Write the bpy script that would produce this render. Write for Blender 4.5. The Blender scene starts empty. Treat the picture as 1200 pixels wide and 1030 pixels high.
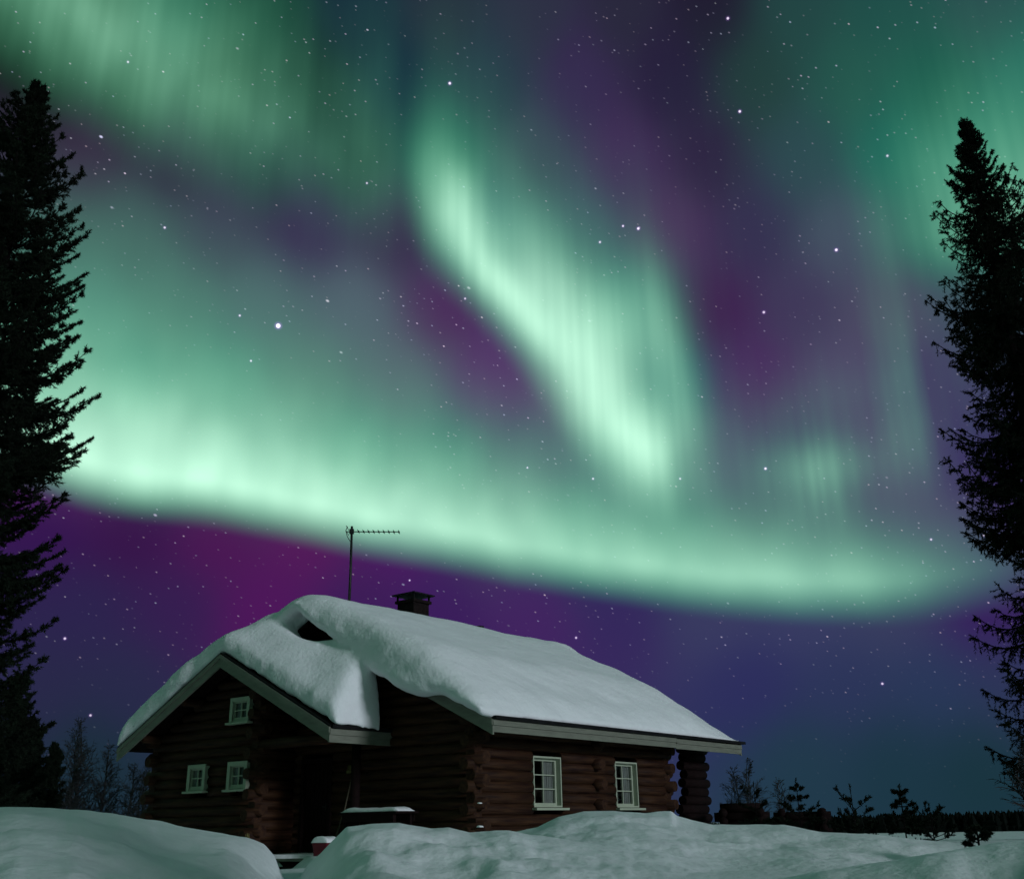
import bpy, math, random
import numpy as np
from mathutils import Matrix, Vector

scene = bpy.context.scene
COL = scene.collection
rad = math.radians

# ------------------------------------------------------------------ camera
cam_data = bpy.data.cameras.new('camera')
cam_data.sensor_width = 36.0
cam_data.lens = 36.0
cam_data.clip_start = 0.1
cam_data.clip_end = 20000
cam = bpy.data.objects.new('camera', cam_data)
COL.objects.link(cam)
PITCH, ROLL, EYE = 0.360159, 0.0186475, 1.3
_cp, _sp = math.cos(PITCH), math.sin(PITCH)
_f = Vector((0, _cp, _sp)); _u = Vector((0, -_sp, _cp)); _r = Vector((1, 0, 0))
_R = _r * math.cos(ROLL) - _u * math.sin(ROLL)
_U = _r * math.sin(ROLL) + _u * math.cos(ROLL)
cam.matrix_world = Matrix(((_R.x, _U.x, -_f.x, 0), (_R.y, _U.y, -_f.y, 0), (_R.z, _U.z, -_f.z, EYE), (0, 0, 0, 1)))
scene.camera = cam

# ------------------------------------------------------------------ exposure
scene.view_settings.view_transform = 'Standard'
scene.view_settings.look = 'None'
scene.view_settings.exposure = 0.0
scene.view_settings.gamma = 1.0
scene.cycles.max_bounces = 6
scene.cycles.transparent_max_bounces = 8
scene.cycles.use_denoising = True
scene.cycles.use_adaptive_sampling = True
scene.cycles.adaptive_threshold = 0.02
scene.cycles.adaptive_min_samples = 12

# ------------------------------------------------------------------ moonlight, low over the right shoulder
moon = bpy.data.lights.new('moon', 'SUN')
moon.energy = 1.4
moon.angle = rad(10)
moon.color = (0.84, 0.90, 1.0)
mo = bpy.data.objects.new('moon', moon)
COL.objects.link(mo)
MOON_AZ, MOON_EL = rad(130), rad(13.5)
_md = Vector((math.sin(MOON_AZ) * math.cos(MOON_EL), math.cos(MOON_AZ) * math.cos(MOON_EL), math.sin(MOON_EL)))
mo.rotation_euler = (-_md).to_track_quat('-Z', 'Y').to_euler()
mo.location = (0, 0, 60)

# ------------------------------------------------------------------ night sky with aurora and stars, by azimuth and elevation
SKY_POINTS = [  # azimuth, elevation in degrees, sRGB of the night sky there
(-32.3,39.1,10,10,10),(-27.5,40.4,10,10,10),(-22.2,41.5,14,65,59),(-16.6,42.5,12,45,42),(-10.5,43.1,17,18,53),
(-4.3,43.4,38,43,60),(2.1,43.4,45,46,67),(8.4,43.0,41,37,59),(14.5,42.4,32,21,47),(20.2,41.4,34,67,67),
(25.6,40.2,30,74,71),(30.5,38.8,41,71,76),(-29.3,36.4,10,10,10),(-24.3,37.5,10,10,10),(-19.0,38.5,10,10,10),
(-13.3,39.2,11,11,28),(-7.3,39.7,12,12,55),(-1.2,39.8,35,45,68),(5.0,39.6,54,34,79),(11.0,39.1,36,19,57),
(16.8,38.3,33,59,58),(22.2,37.3,35,82,74),(27.3,36.1,14,74,66),(31.9,34.8,37,103,93),(-30.8,32.4,53,19,63),
(-26.2,33.5,56,12,65),(-21.2,34.4,46,11,60),(-15.8,35.2,25,11,46),(-10.1,35.7,12,10,34),(-4.2,36.0,15,83,75),
(1.8,35.9,57,64,84),(7.7,35.6,65,31,85),(13.4,35.0,43,13,61),(18.9,34.2,43,67,78),(24.1,33.2,15,93,84),
(28.8,32.0,16,98,88),(-27.9,29.3,62,82,88),(-23.2,30.2,64,84,90),(-18.1,31.0,61,54,83),(-12.7,31.6,55,12,77),
(-7.1,31.9,54,12,70),(-1.3,32.0,14,43,86),(4.5,31.8,64,90,100),(10.2,31.4,75,41,90),(15.7,30.8,51,32,77),
(20.9,29.9,71,78,100),(25.7,29.0,20,78,78),(30.2,27.9,45,85,87),(-29.5,25.2,69,98,98),(-25.0,26.0,75,118,113),
(-20.2,26.8,72,102,102),(-15.1,27.3,77,96,106),(-9.7,27.7,82,94,110),(-4.1,27.9,75,15,87),(1.5,27.9,74,15,97),
(7.1,27.6,15,67,88),(12.5,27.1,62,14,75),(17.7,26.5,63,52,88),(22.7,25.7,79,75,100),(27.3,24.8,62,66,92),
(-26.7,21.9,64,94,98),(-22.2,22.5,39,105,100),(-17.3,23.1,58,108,103),(-12.2,23.5,82,106,108),(-6.8,23.7,85,92,109),
(-1.4,23.8,84,16,101),(4.1,23.6,92,16,104),(9.4,23.3,45,84,102),(14.7,22.8,73,15,91),(19.6,22.2,80,67,104),
(24.3,21.4,61,15,90),(28.6,20.6,56,14,89),(-28.2,17.8,84,16,96),(-23.9,18.4,86,15,93),(-19.3,18.9,58,14,82),
(-14.4,19.2,44,63,88),(-9.3,19.5,18,81,87),(-4.1,19.6,41,78,90),(1.2,19.5,70,56,97),(6.5,19.3,64,59,97),
(11.7,19.0,82,83,110),(16.7,18.5,64,48,94),(21.4,17.9,83,78,107),(25.8,17.3,50,14,90),(-25.6,14.4,49,18,78),
(-21.2,14.7,54,18,71),(-16.6,15.0,77,21,83),(-11.7,15.3,86,22,89),(-6.6,15.4,75,22,96),(-1.5,15.4,68,59,94),
(3.7,15.3,20,60,83),(8.8,15.0,38,69,87),(13.8,14.7,72,79,100),(18.5,14.3,75,82,103),(23.0,13.8,78,81,106),
(27.2,13.2,66,50,98),(-27.1,10.5,43,36,77),(-22.9,10.8,43,36,78),(-18.5,11.0,52,30,80),(-13.8,11.1,78,22,90),
(-9.0,11.2,58,29,86),(-4.0,11.3,57,28,90),(1.0,11.2,66,35,96),(6.0,11.0,53,38,92),(11.0,10.8,58,59,97),
(15.7,10.5,57,60,99),(20.2,10.2,57,62,95),(24.5,9.8,53,20,90),(-24.6,7.0,41,40,73),(-20.4,7.1,40,42,74),
(12.9,6.8,44,44,93),(17.5,6.5,44,52,90),(21.8,6.3,41,56,90),(25.9,6.0,46,54,88),(-26.1,3.4,34,43,67),
(-22.0,3.4,24,47,57),(14.8,2.9,32,58,73),(19.2,2.8,26,54,66),(23.3,2.6,23,52,60),(70,20,40,66,62),(110,15,42,68,62),(180,15,44,72,64),(-70,20,44,78,66),(-120,15,44,74,66),(0,75,46,76,72),(120,60,48,78,70),(-120,60,48,78,70),(180,45,50,80,72),(-179,45,50,80,72),]
CURTAINS = [  # softness in degrees, stops of (azimuth, lower edge elevation, strength, decay height)
 ("low_arc",1.35,[(-32.89,18.74,0.762,5.66),(-30.12,18.35,0.844,6.06),(-28.03,17.81,0.925,6.41),(-25.48,17.31,1.006,6.69),(-23.71,16.77,1.084,6.69),(-21.51,16.53,1.145,6.49),(-19.29,16.51,1.160,6.19),(-17.01,16.43,1.134,5.91),(-14.66,16.10,1.102,5.66),(-12.28,15.72,1.073,5.43),(-9.87,15.25,1.053,5.22),(-7.44,14.81,1.042,5.11),(-5.01,14.48,0.996,5.03),(-2.57,14.10,0.949,4.94),(-0.14,13.50,0.901,4.76),(4.69,12.63,0.845,4.35),(9.39,11.68,0.827,3.80),(13.96,10.97,0.801,3.28),(18.35,10.50,0.707,2.80),(20.49,10.39,0.546,2.43),(22.60,10.42,0.361,2.14),(24.66,10.53,0.197,1.91),(27.05,10.63,0.080,1.71),(28.99,10.77,0.000,1.54),]),
 ("middle_curtain",2.52,[(-8.64,34.61,0.000,3.58),(-6.95,33.72,0.000,4.24),(-6.26,32.76,0.111,4.85),(-5.47,31.75,0.283,5.35),(-4.15,30.68,0.412,5.68),(-2.52,29.44,0.412,5.91),(-0.92,27.82,0.417,6.08),(0.64,25.82,0.480,6.14),(2.14,23.66,0.480,6.09),(3.61,21.59,0.453,6.13),(5.05,19.84,0.418,6.30),(6.48,18.49,0.391,6.49),(7.71,17.60,0.373,6.65),(8.47,17.21,0.370,6.68),(9.16,17.24,0.361,6.43),(9.67,17.59,0.280,5.73),(10.79,18.10,0.165,4.60),(11.82,18.74,0.110,3.35),(12.72,19.44,0.043,2.16),]),
 ("upper_left_curtain",3.15,[(-37.53,39.28,0.520,4.43),(-34.39,39.10,0.483,4.56),(-31.95,38.55,0.473,4.67),(-29.43,37.86,0.540,4.79),(-26.85,37.09,0.563,4.92),(-24.24,36.35,0.524,5.09),(-21.59,35.66,0.486,5.32),(-18.92,35.02,0.406,5.56),(-16.22,34.38,0.333,5.76),(-13.50,33.79,0.219,5.97),(-12.70,33.16,0.172,6.28),(-10.74,32.78,0.189,6.72),(-9.10,32.48,0.219,7.21),(-7.73,32.24,0.165,7.62),(-6.57,32.04,0.067,7.92),(-5.80,31.84,0.027,8.14),(-4.71,31.66,0.017,8.32),]),
 ("right_glow",1.80,[(20.94,28.14,0.000,5.06),(23.51,27.74,0.113,5.02),(24.56,27.62,0.212,5.03),(26.00,27.43,0.318,5.05),(28.18,27.10,0.413,5.09),(29.88,26.88,0.444,5.20),(33.09,26.25,0.369,5.17),(36.09,25.58,0.225,5.08),]),
 ("small_patch",1.98,[(12.58,15.68,0.000,3.20),(14.21,15.49,0.060,3.12),(15.82,15.32,0.138,3.05),(16.73,15.24,0.202,3.05),(17.87,15.22,0.223,3.07),(18.56,15.28,0.179,3.03),(19.20,15.39,0.096,2.90),(19.93,15.49,0.015,2.73),]),
 ("right_ray",2.70,[(20.58,16.88,0.000,8.40),(21.91,16.93,0.145,8.36),(22.89,17.03,0.200,8.33),(23.35,17.20,0.148,8.34),(23.90,17.34,0.000,8.33),]),
]
BRIGHT_FOLDS = [  # azimuth, elevation, half-lengths, tilt in degrees, strength
(-3.16,33.74,2.90,1.44,60.1,0.430),(-1.01,29.29,4.80,1.30,44.4,0.535),(2.67,28.84,4.54,2.21,62.1,0.448),(6.46,26.74,3.10,3.24,48.2,0.498),(5.67,22.04,3.49,2.23,63.3,0.493),(7.98,19.84,2.33,1.59,80.4,0.437),(9.92,24.22,5.49,1.10,80.9,0.277),(29.01,29.71,5.77,4.02,81.7,0.163),(17.56,18.03,2.96,1.30,3.4,0.220),]
BRIGHT_STARS = [(-14.18,26.49,3.2,2.2),(-3.82,39.79,2.0,1.0),(15.48,37.14,1.9,1.0),(20.14,29.22,2.1,1.0),(8.37,31.86,2.0,1.0),(7.41,32.07,1.6,0.8),(5.88,31.31,1.8,0.6),(15.52,26.59,2.0,0.7),(14.61,18.18,1.9,0.9),(-15.61,24.47,1.5,0.7),(-16.47,26.83,1.6,0.7),(15.41,41.73,1.9,0.8),(4.45,7.85,1.5,0.6),(19.26,6.49,1.7,0.7),(4.72,18.30,1.6,0.6),(9.76,18.02,1.6,0.5),(3.36,9.61,1.7,0.6),(-23.73,9.26,1.8,0.7),(-9.19,34.47,1.5,0.6),(0.88,19.04,1.4,0.6),(23.85,33.35,1.7,0.6),(25.28,13.45,1.5,0.6),(22.72,13.54,1.6,0.6),(-2.79,28.48,1.6,0.6),(-21.28,30.85,1.7,0.7),(-24.61,38.52,1.5,0.6),(-22.06,5.55,1.7,0.6),(-5.95,12.85,1.4,0.6)]
LEFT_BANK = [(-27.74,0.0224),(-25.57,0.0220),(-23.32,0.0210),(-20.57,0.0156),(-18.12,0.0081),(-15.61,-0.0010),(-13.92,-0.0058),(-13.06,-0.0118),(-12.52,-0.0218),(-12.03,-0.0408),(-11.39,-0.0684),(-8.21,-0.0769)]
RIGHT_FRONT_BANK = [(-15.25,-0.0795),(-11.79,-0.0750),(-11.18,-0.0411),(-10.84,-0.0280),(-10.26,-0.0205),(-9.69,-0.0108),(-8.98,0.0012),(-7.67,0.0036),(-6.26,0.0040),(-4.57,-0.0016),(-3.68,-0.0005),(-2.61,-0.0052),(-0.51,-0.0043),(1.39,-0.0100),(4.03,-0.0194),(8.35,-0.0333),(16.48,-0.0684)]
RIGHT_REAR_BANK = [(-8.23,-0.0632),(-3.94,-0.0228),(-2.17,-0.0125),(-0.52,-0.0065),(0.96,-0.0019),(2.05,0.0066),(3.40,0.0105),(5.01,0.0108),(6.64,0.0088),(7.57,0.0092),(7.97,0.0091),(8.21,0.0053),(8.99,0.0015),(10.01,-0.0017),(13.59,-0.0042),(15.35,-0.0097),(17.30,-0.0116),(19.32,-0.0155),(21.01,-0.0186),(21.95,-0.0207),(24.52,-0.0251),(28.01,-0.0293)]
RIGHT_NEAR_LUMP = [(1.70,-0.0874),(7.35,-0.0679),(12.52,-0.0493),(16.71,-0.0375),(18.74,-0.0323),(20.35,-0.0278),(21.53,-0.0247),(22.69,-0.0222),(24.58,-0.0192),(27.48,-0.0152),(31.54,-0.0123)]


def lin(c):
    c = c / 255.0
    return c / 12.92 if c <= 0.04045 else ((c + 0.055) / 1.055) ** 2.4


world = bpy.data.worlds.new('World')
scene.world = world
world.use_nodes = True
world.cycles.sampling_method = 'MANUAL'
world.cycles.sample_map_resolution = 512
NT = world.node_tree
NT.nodes.clear()


class N:
    """a node socket with arithmetic"""
    def __init__(s, sock): s.s = sock
    def __add__(a, b): return M('ADD', a, b)
    def __radd__(a, b): return M('ADD', b, a)
    def __sub__(a, b): return M('SUBTRACT', a, b)
    def __rsub__(a, b): return M('SUBTRACT', b, a)
    def __mul__(a, b): return M('MULTIPLY', a, b)
    def __rmul__(a, b): return M('MULTIPLY', b, a)
    def __truediv__(a, b): return M('DIVIDE', a, b)
    def __pow__(a, b): return M('POWER', a, b)


def put(sock, v):
    if isinstance(v, N): NT.links.new(v.s, sock)
    else: sock.default_value = v


def M(op, a, b=0.0, c=None, clamp=False):
    n = NT.nodes.new('ShaderNodeMath'); n.operation = op; n.use_clamp = clamp
    put(n.inputs[0], a); put(n.inputs[1], b)
    if c is not None: put(n.inputs[2], c)
    return N(n.outputs[0])


def VM(op, a, b=None, scale=None):
    n = NT.nodes.new('ShaderNodeVectorMath'); n.operation = op
    put(n.inputs[0], a)
    if b is not None: put(n.inputs[1], b)
    if scale is not None: put(n.inputs['Scale'], scale)
    return N(n.outputs['Value'] if op in ('DOT_PRODUCT', 'LENGTH', 'DISTANCE') else n.outputs['Vector'])


def smooth(x, a, b):
    n = NT.nodes.new('ShaderNodeMapRange'); n.interpolation_type = 'SMOOTHSTEP'
    put(n.inputs['Value'], x); put(n.inputs['From Min'], a); put(n.inputs['From Max'], b)
    return N(n.outputs['Result'])


def comb(x, y, z):
    n = NT.nodes.new('ShaderNodeCombineXYZ')
    put(n.inputs[0], x); put(n.inputs[1], y); put(n.inputs[2], z)
    return N(n.outputs[0])


def build_sky():
    tc = NT.nodes.new('ShaderNodeTexCoord')
    d = VM('NORMALIZE', N(tc.outputs['Generated']))
    sx = NT.nodes.new('ShaderNodeSeparateXYZ'); put(sx.inputs[0], d)
    X, Y, Z = (N(sx.outputs[i]) for i in range(3))
    az = M('ARCTAN2', X, Y) * (180 / math.pi)
    el = M('ARCSINE', Z) * (180 / math.pi)
    # broad colours of the air glow: weighted mean of the colours seen in known directions
    p = comb(az, el, 0.0)
    wsum, csum = None, None
    for a, e, r, g, b in SKY_POINTS:
        q = VM('SUBTRACT', p, (a, e, 0.0))
        w = M('POWER', VM('DOT_PRODUCT', q, q) + 12.0, -3.0)
        c = VM('SCALE', (lin(r), lin(g), lin(b)), scale=w)
        wsum = w if wsum is None else wsum + w
        csum = c if csum is None else VM('ADD', csum, c)
    col = VM('SCALE', csum, scale=M('DIVIDE', 1.0, wsum))
    # fine vertical rays and slow folds that modulate the curtains
    def noise1(freq, seed, detail):
        n = NT.nodes.new('ShaderNodeTexNoise'); n.noise_dimensions = '1D'
        put(n.inputs['W'], az * freq + seed); n.inputs['Detail'].default_value = detail
        return N(n.outputs['Fac'])
    rays = noise1(0.36, 3.7, 0.6)
    n2 = NT.nodes.new('ShaderNodeTexNoise'); n2.noise_dimensions = '2D'
    put(n2.inputs['Vector'], comb(az * 0.10, el * 0.07, 0.0)); n2.inputs["Detail"].default_value = 0.5
    folds = N(n2.outputs['Fac'])
    total = None
    for name, soft, stops in CURTAINS:
        a0, a1 = stops[0][0], stops[-1][0]
        r = NT.nodes.new('ShaderNodeValToRGB'); cr = r.color_ramp; cr.interpolation = 'B_SPLINE'
        put(r.inputs[0], (az - a0) * (1.0 / (a1 - a0)))
        while len(cr.elements) < len(stops): cr.elements.new(0.5)
        for i, (a, e, A, h) in enumerate(stops):
            cr.elements[i].position = (a - a0) / (a1 - a0)
        for i, (a, e, A, h) in enumerate(stops):
            cr.elements[i].color = ((e + 10) / 80, A / 2, h / 20, 1)
        s = NT.nodes.new('ShaderNodeSeparateColor'); put(s.inputs[0], N(r.outputs[0]))
        e0, A, h = N(s.outputs[0]) * 80.0 - 10.0, N(s.outputs[1]) * 2.0, N(s.outputs[2]) * 20.0
        x = el - e0
        rim = smooth(x, -soft, soft * 1.25)
        up = M('MAXIMUM', x - soft * 0.75, 0.0) / h
        fade = M('EXPONENT', M("POWER", up, 1.5) * -1.0)
        kr = {"low_arc": 0.0, "middle_curtain": 0.05, "upper_left_curtain": 0.06, "right_glow": 0.12, "right_ray": 0.2}.get(name, 0.4)
        kf = {"low_arc": 0.10, "middle_curtain": 0.15, "right_glow": 0.2}.get(name, 0.2)
        I = A * rim * fade * (rays * (2 * kr) + (1 - kr)) * (folds * (2 * kf) + (1 - kf))
        total = I if total is None else total + I
    for a, e, la, lb, tilt, A in BRIGHT_FOLDS:
        c, s_ = math.cos(rad(tilt)), math.sin(rad(tilt))
        du, dv = az - a, el - e
        p_ = du * (c / la) - dv * (s_ / la)
        q_ = du * (s_ / lb) + dv * (c / lb)
        total = total + M('EXPONENT', (p_ * p_ + q_ * q_) * -1.0) * A * (rays * 0.12 + 0.94)
    green = VM('SCALE', (0.085, 0.57, 0.285), scale=total)
    white = VM('SCALE', (0.365, 0.29, 0.335), scale=total * total)
    keep = M('SUBTRACT', 1.0, total * 0.75, clamp=True)
    col = VM('ADD', VM('SCALE', col, scale=keep), VM('ADD', green, white))
    # stars: two sizes of faint ones, slightly trailed by the long exposure, and the bright ones where they stand
    t = Vector((0.86, 0.2, -0.42)).normalized()
    squeezed = VM('SUBTRACT', d, VM('SCALE', tuple(t), scale=VM('DOT_PRODUCT', d, tuple(t)) * 0.42))
    dim = M('SUBTRACT', 1.0, total * 0.85, clamp=True)
    nd = NT.nodes.new('ShaderNodeTexNoise'); nd.inputs['Scale'].default_value = 3.5; nd.inputs['Detail'].default_value = 1.0
    put(nd.inputs['Vector'], d)
    crowd = smooth(N(nd.outputs['Fac']), 0.30, 0.68) * 0.9 + 0.3
    for scale, radius, gain, power in ((200.0, 0.18, 0.46, 1.8), (95.0, 0.092, 0.95, 3.0), (30.0, 0.045, 1.2, 1.4)):
        v = NT.nodes.new('ShaderNodeTexVoronoi'); v.inputs['Scale'].default_value = scale
        put(v.inputs['Vector'], squeezed)
        sc = NT.nodes.new('ShaderNodeSeparateColor'); put(sc.inputs[0], N(v.outputs['Color']))
        k = M('POWER', N(sc.outputs[0]), power) * gain
        m = smooth(N(v.outputs['Distance']), radius, radius * 0.2) * k * crowd * dim * smooth(el, 0.0, 16.0)
        tint = comb(N(sc.outputs[1]) * 0.35 + 0.62, 0.72, N(sc.outputs[2]) * 0.3 + 0.75)
        col = VM('ADD', col, VM('SCALE', tint, scale=m))
    for a, e, r, k in BRIGHT_STARS:
        a, e = rad(a), rad(e)
        s = (math.sin(a) * math.cos(e), math.cos(a) * math.cos(e), math.sin(e))
        dist = VM('DISTANCE', d, s)
        R_ = r / 1282.0
        core = smooth(dist, R_, R_ * 0.35) * k
        halo = smooth(dist, R_ * 2.0, 0.0) * (0.22 * k)
        col = VM('ADD', col, VM('SCALE', (1.0, 0.9, 1.0), scale=core))
        col = VM('ADD', col, VM('SCALE', (0.5, 0.2, 0.95), scale=halo))
    bg = NT.nodes.new('ShaderNodeBackground'); put(bg.inputs['Color'], col)
    bg.inputs['Strength'].default_value = 1.0
    out = NT.nodes.new('ShaderNodeOutputWorld')
    NT.links.new(bg.outputs[0], out.inputs[0])


build_sky()

# ------------------------------------------------------------------ helpers
rng = random.Random(11)


def thing(name, label, cat, loc=(0, 0, 0), rz=0.0, group=None):
    o = bpy.data.objects.new(name, None)
    COL.objects.link(o)
    o.empty_display_size = 0.2
    o.location = loc
    o.rotation_euler = (0, 0, rz)
    tag(o, label, cat, group)
    return o


def tag(o, label, cat, group=None):
    o['label'] = label
    o['category'] = cat
    if group:
        o['group'] = group
    return o


def mesh_object(name, verts, faces, mat, parent=None, flat=True, kind=None):
    me = bpy.data.meshes.new(name)
    me.from_pydata([tuple(v) for v in verts] if not isinstance(verts, np.ndarray) else verts.tolist(), [],
                   faces.tolist() if isinstance(faces, np.ndarray) else faces)
    me.materials.append(mat)
    if not flat:
        me.polygons.foreach_set('use_smooth', [True] * len(me.polygons))
    me.update()
    o = bpy.data.objects.new(name, me)
    COL.objects.link(o)
    if parent:
        o.parent = parent
    if kind:
        o['kind'] = kind
    return o


class MB:
    def __init__(s):
        s.v, s.f = [], []

    def quadgrid(s, pts):
        pass

    def box(s, x0, x1, y0, y1, z0, z1):
        b = len(s.v)
        s.v += [(x0, y0, z0), (x1, y0, z0), (x1, y1, z0), (x0, y1, z0), (x0, y0, z1), (x1, y0, z1), (x1, y1, z1), (x0, y1, z1)]
        s.f += [(b, b + 3, b + 2, b + 1), (b + 4, b + 5, b + 6, b + 7), (b, b + 1, b + 5, b + 4), (b + 1, b + 2, b + 6, b + 5), (b + 2, b + 3, b + 7, b + 6), (b + 3, b, b + 4, b + 7)]
        return s

    def prism(s, poly, a0, a1, axis='x'):
        """poly: list of 2-D points; swept along an axis. axis x: (y,z); axis y: (x,z); axis z: (x,y)"""
        b = len(s.v); n = len(poly)
        for a in (a0, a1):
            for p, q in poly:
                s.v.append((a, p, q) if axis == 'x' else (p, a, q) if axis == 'y' else (p, q, a))
        s.f.append(tuple(b + i for i in range(n)))
        s.f.append(tuple(b + n + i for i in reversed(range(n))))
        for i in range(n):
            j = (i + 1) % n
            s.f.append((b + i, b + n + i, b + n + j, b + j))
        return s

    def tube(s, pts, radii, n=8, cap=True):
        pts = [Vector(p) for p in pts]
        if not hasattr(radii, '__len__'): radii = [radii] * len(pts)
        b = len(s.v)
        prev = None
        for i, p in enumerate(pts):
            t = (pts[min(i + 1, len(pts) - 1)] - pts[max(i - 1, 0)]).normalized()
            if prev is None:
                a = Vector((0, 0, 1)) if abs(t.z) < 0.9 else Vector((1, 0, 0))
                u = t.cross(a).normalized()
            else:
                u = (prev - t * prev.dot(t)).normalized()
            prev = u
            w = t.cross(u)
            for k in range(n):
                c = 2 * math.pi * k / n
                s.v.append(tuple(p + (u * math.cos(c) + w * math.sin(c)) * radii[i]))
        for i in range(len(pts) - 1):
            for k in range(n):
                l = (k + 1) % n
                s.f.append((b + i * n + k, b + i * n + l, b + (i + 1) * n + l, b + (i + 1) * n + k))
        if cap:
            s.f.append(tuple(b + k for k in reversed(range(n))))
            m = b + (len(pts) - 1) * n
            s.f.append(tuple(m + k for k in range(n)))
        return s

    def build(s, name, mat, parent=None, flat=True, kind=None):
        return mesh_object(name, s.v, s.f, mat, parent, flat, kind)


# ------------------------------------------------------------------ numpy noise
def _hash(ix, iy, seed):
    n = (ix.astype(np.int64) * 374761393 + iy.astype(np.int64) * 668265263 + seed * 1274126177) & 0x7fffffff
    n = ((n ^ (n >> 13)) * 1274126177) & 0x7fffffff
    return ((n ^ (n >> 16)) & 0xffff) / 65535.0


def vnoise(x, y, seed=0):
    x = np.asarray(x, float); y = np.asarray(y, float)
    ix, iy = np.floor(x), np.floor(y)
    fx, fy = x - ix, y - iy
    fx = fx * fx * fx * (fx * (fx * 6 - 15) + 10); fy = fy * fy * fy * (fy * (fy * 6 - 15) + 10)
    a, b = _hash(ix, iy, seed), _hash(ix + 1, iy, seed)
    c, d = _hash(ix, iy + 1, seed), _hash(ix + 1, iy + 1, seed)
    return (a * (1 - fx) + b * fx) * (1 - fy) + (c * (1 - fx) + d * fx) * fy - 0.5


def fnoise(x, y, freq, seed=0, octaves=3):
    t, amp = 0, 1.0
    for o in range(octaves):
        t = t + amp * vnoise(x * freq + 17.3 * o, y * freq - 9.1 * o, seed + o)
        freq *= 2.03; amp *= 0.5
    return t


def sstep(x, a, b):
    t = np.clip((x - a) / (b - a), 0, 1)
    return t * t * (3 - 2 * t)


# ------------------------------------------------------------------ materials
def material(name, base, rough=0.7, var=0.25, scale=4.0, stretch=(1, 1, 1), bump=0.0, bump_scale=30.0, spec=0.3, metallic=0.0, second=None):
    m = bpy.data.materials.new(name); m.use_nodes = True
    nt = m.node_tree; bs = nt.nodes['Principled BSDF']
    bs.inputs['Roughness'].default_value = rough
    bs.inputs['Specular IOR Level'].default_value = spec
    bs.inputs['Metallic'].default_value = metallic
    tc = nt.nodes.new('ShaderNodeTexCoord'); mp = nt.nodes.new('ShaderNodeMapping')
    mp.inputs['Scale'].default_value = stretch
    nt.links.new(tc.outputs['Object'], mp.inputs['Vector'])
    nz = nt.nodes.new('ShaderNodeTexNoise'); nz.inputs['Scale'].default_value = scale; nz.inputs['Detail'].default_value = 5
    nt.links.new(mp.outputs[0], nz.inputs['Vector'])
    rp = nt.nodes.new('ShaderNodeValToRGB')
    lo = [c * (1 - var) for c in base]; hi = [min(1, c * (1 + var)) for c in (second or base)]
    rp.color_ramp.elements[0].position = 0.3; rp.color_ramp.elements[1].position = 0.7
    rp.color_ramp.elements[0].color = (*lo, 1); rp.color_ramp.elements[1].color = (*hi, 1)
    nt.links.new(nz.outputs['Fac'], rp.inputs[0]); nt.links.new(rp.outputs[0], bs.inputs['Base Color'])
    if bump:
        n2 = nt.nodes.new('ShaderNodeTexNoise'); n2.inputs['Scale'].default_value = bump_scale; n2.inputs['Detail'].default_value = 6
        nt.links.new(mp.outputs[0], n2.inputs['Vector'])
        bp = nt.nodes.new('ShaderNodeBump'); bp.inputs['Strength'].default_value = bump; bp.inputs['Distance'].default_value = 0.05
        nt.links.new(n2.outputs['Fac'], bp.inputs['Height']); nt.links.new(bp.outputs[0], bs.inputs['Normal'])
    return m


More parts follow.
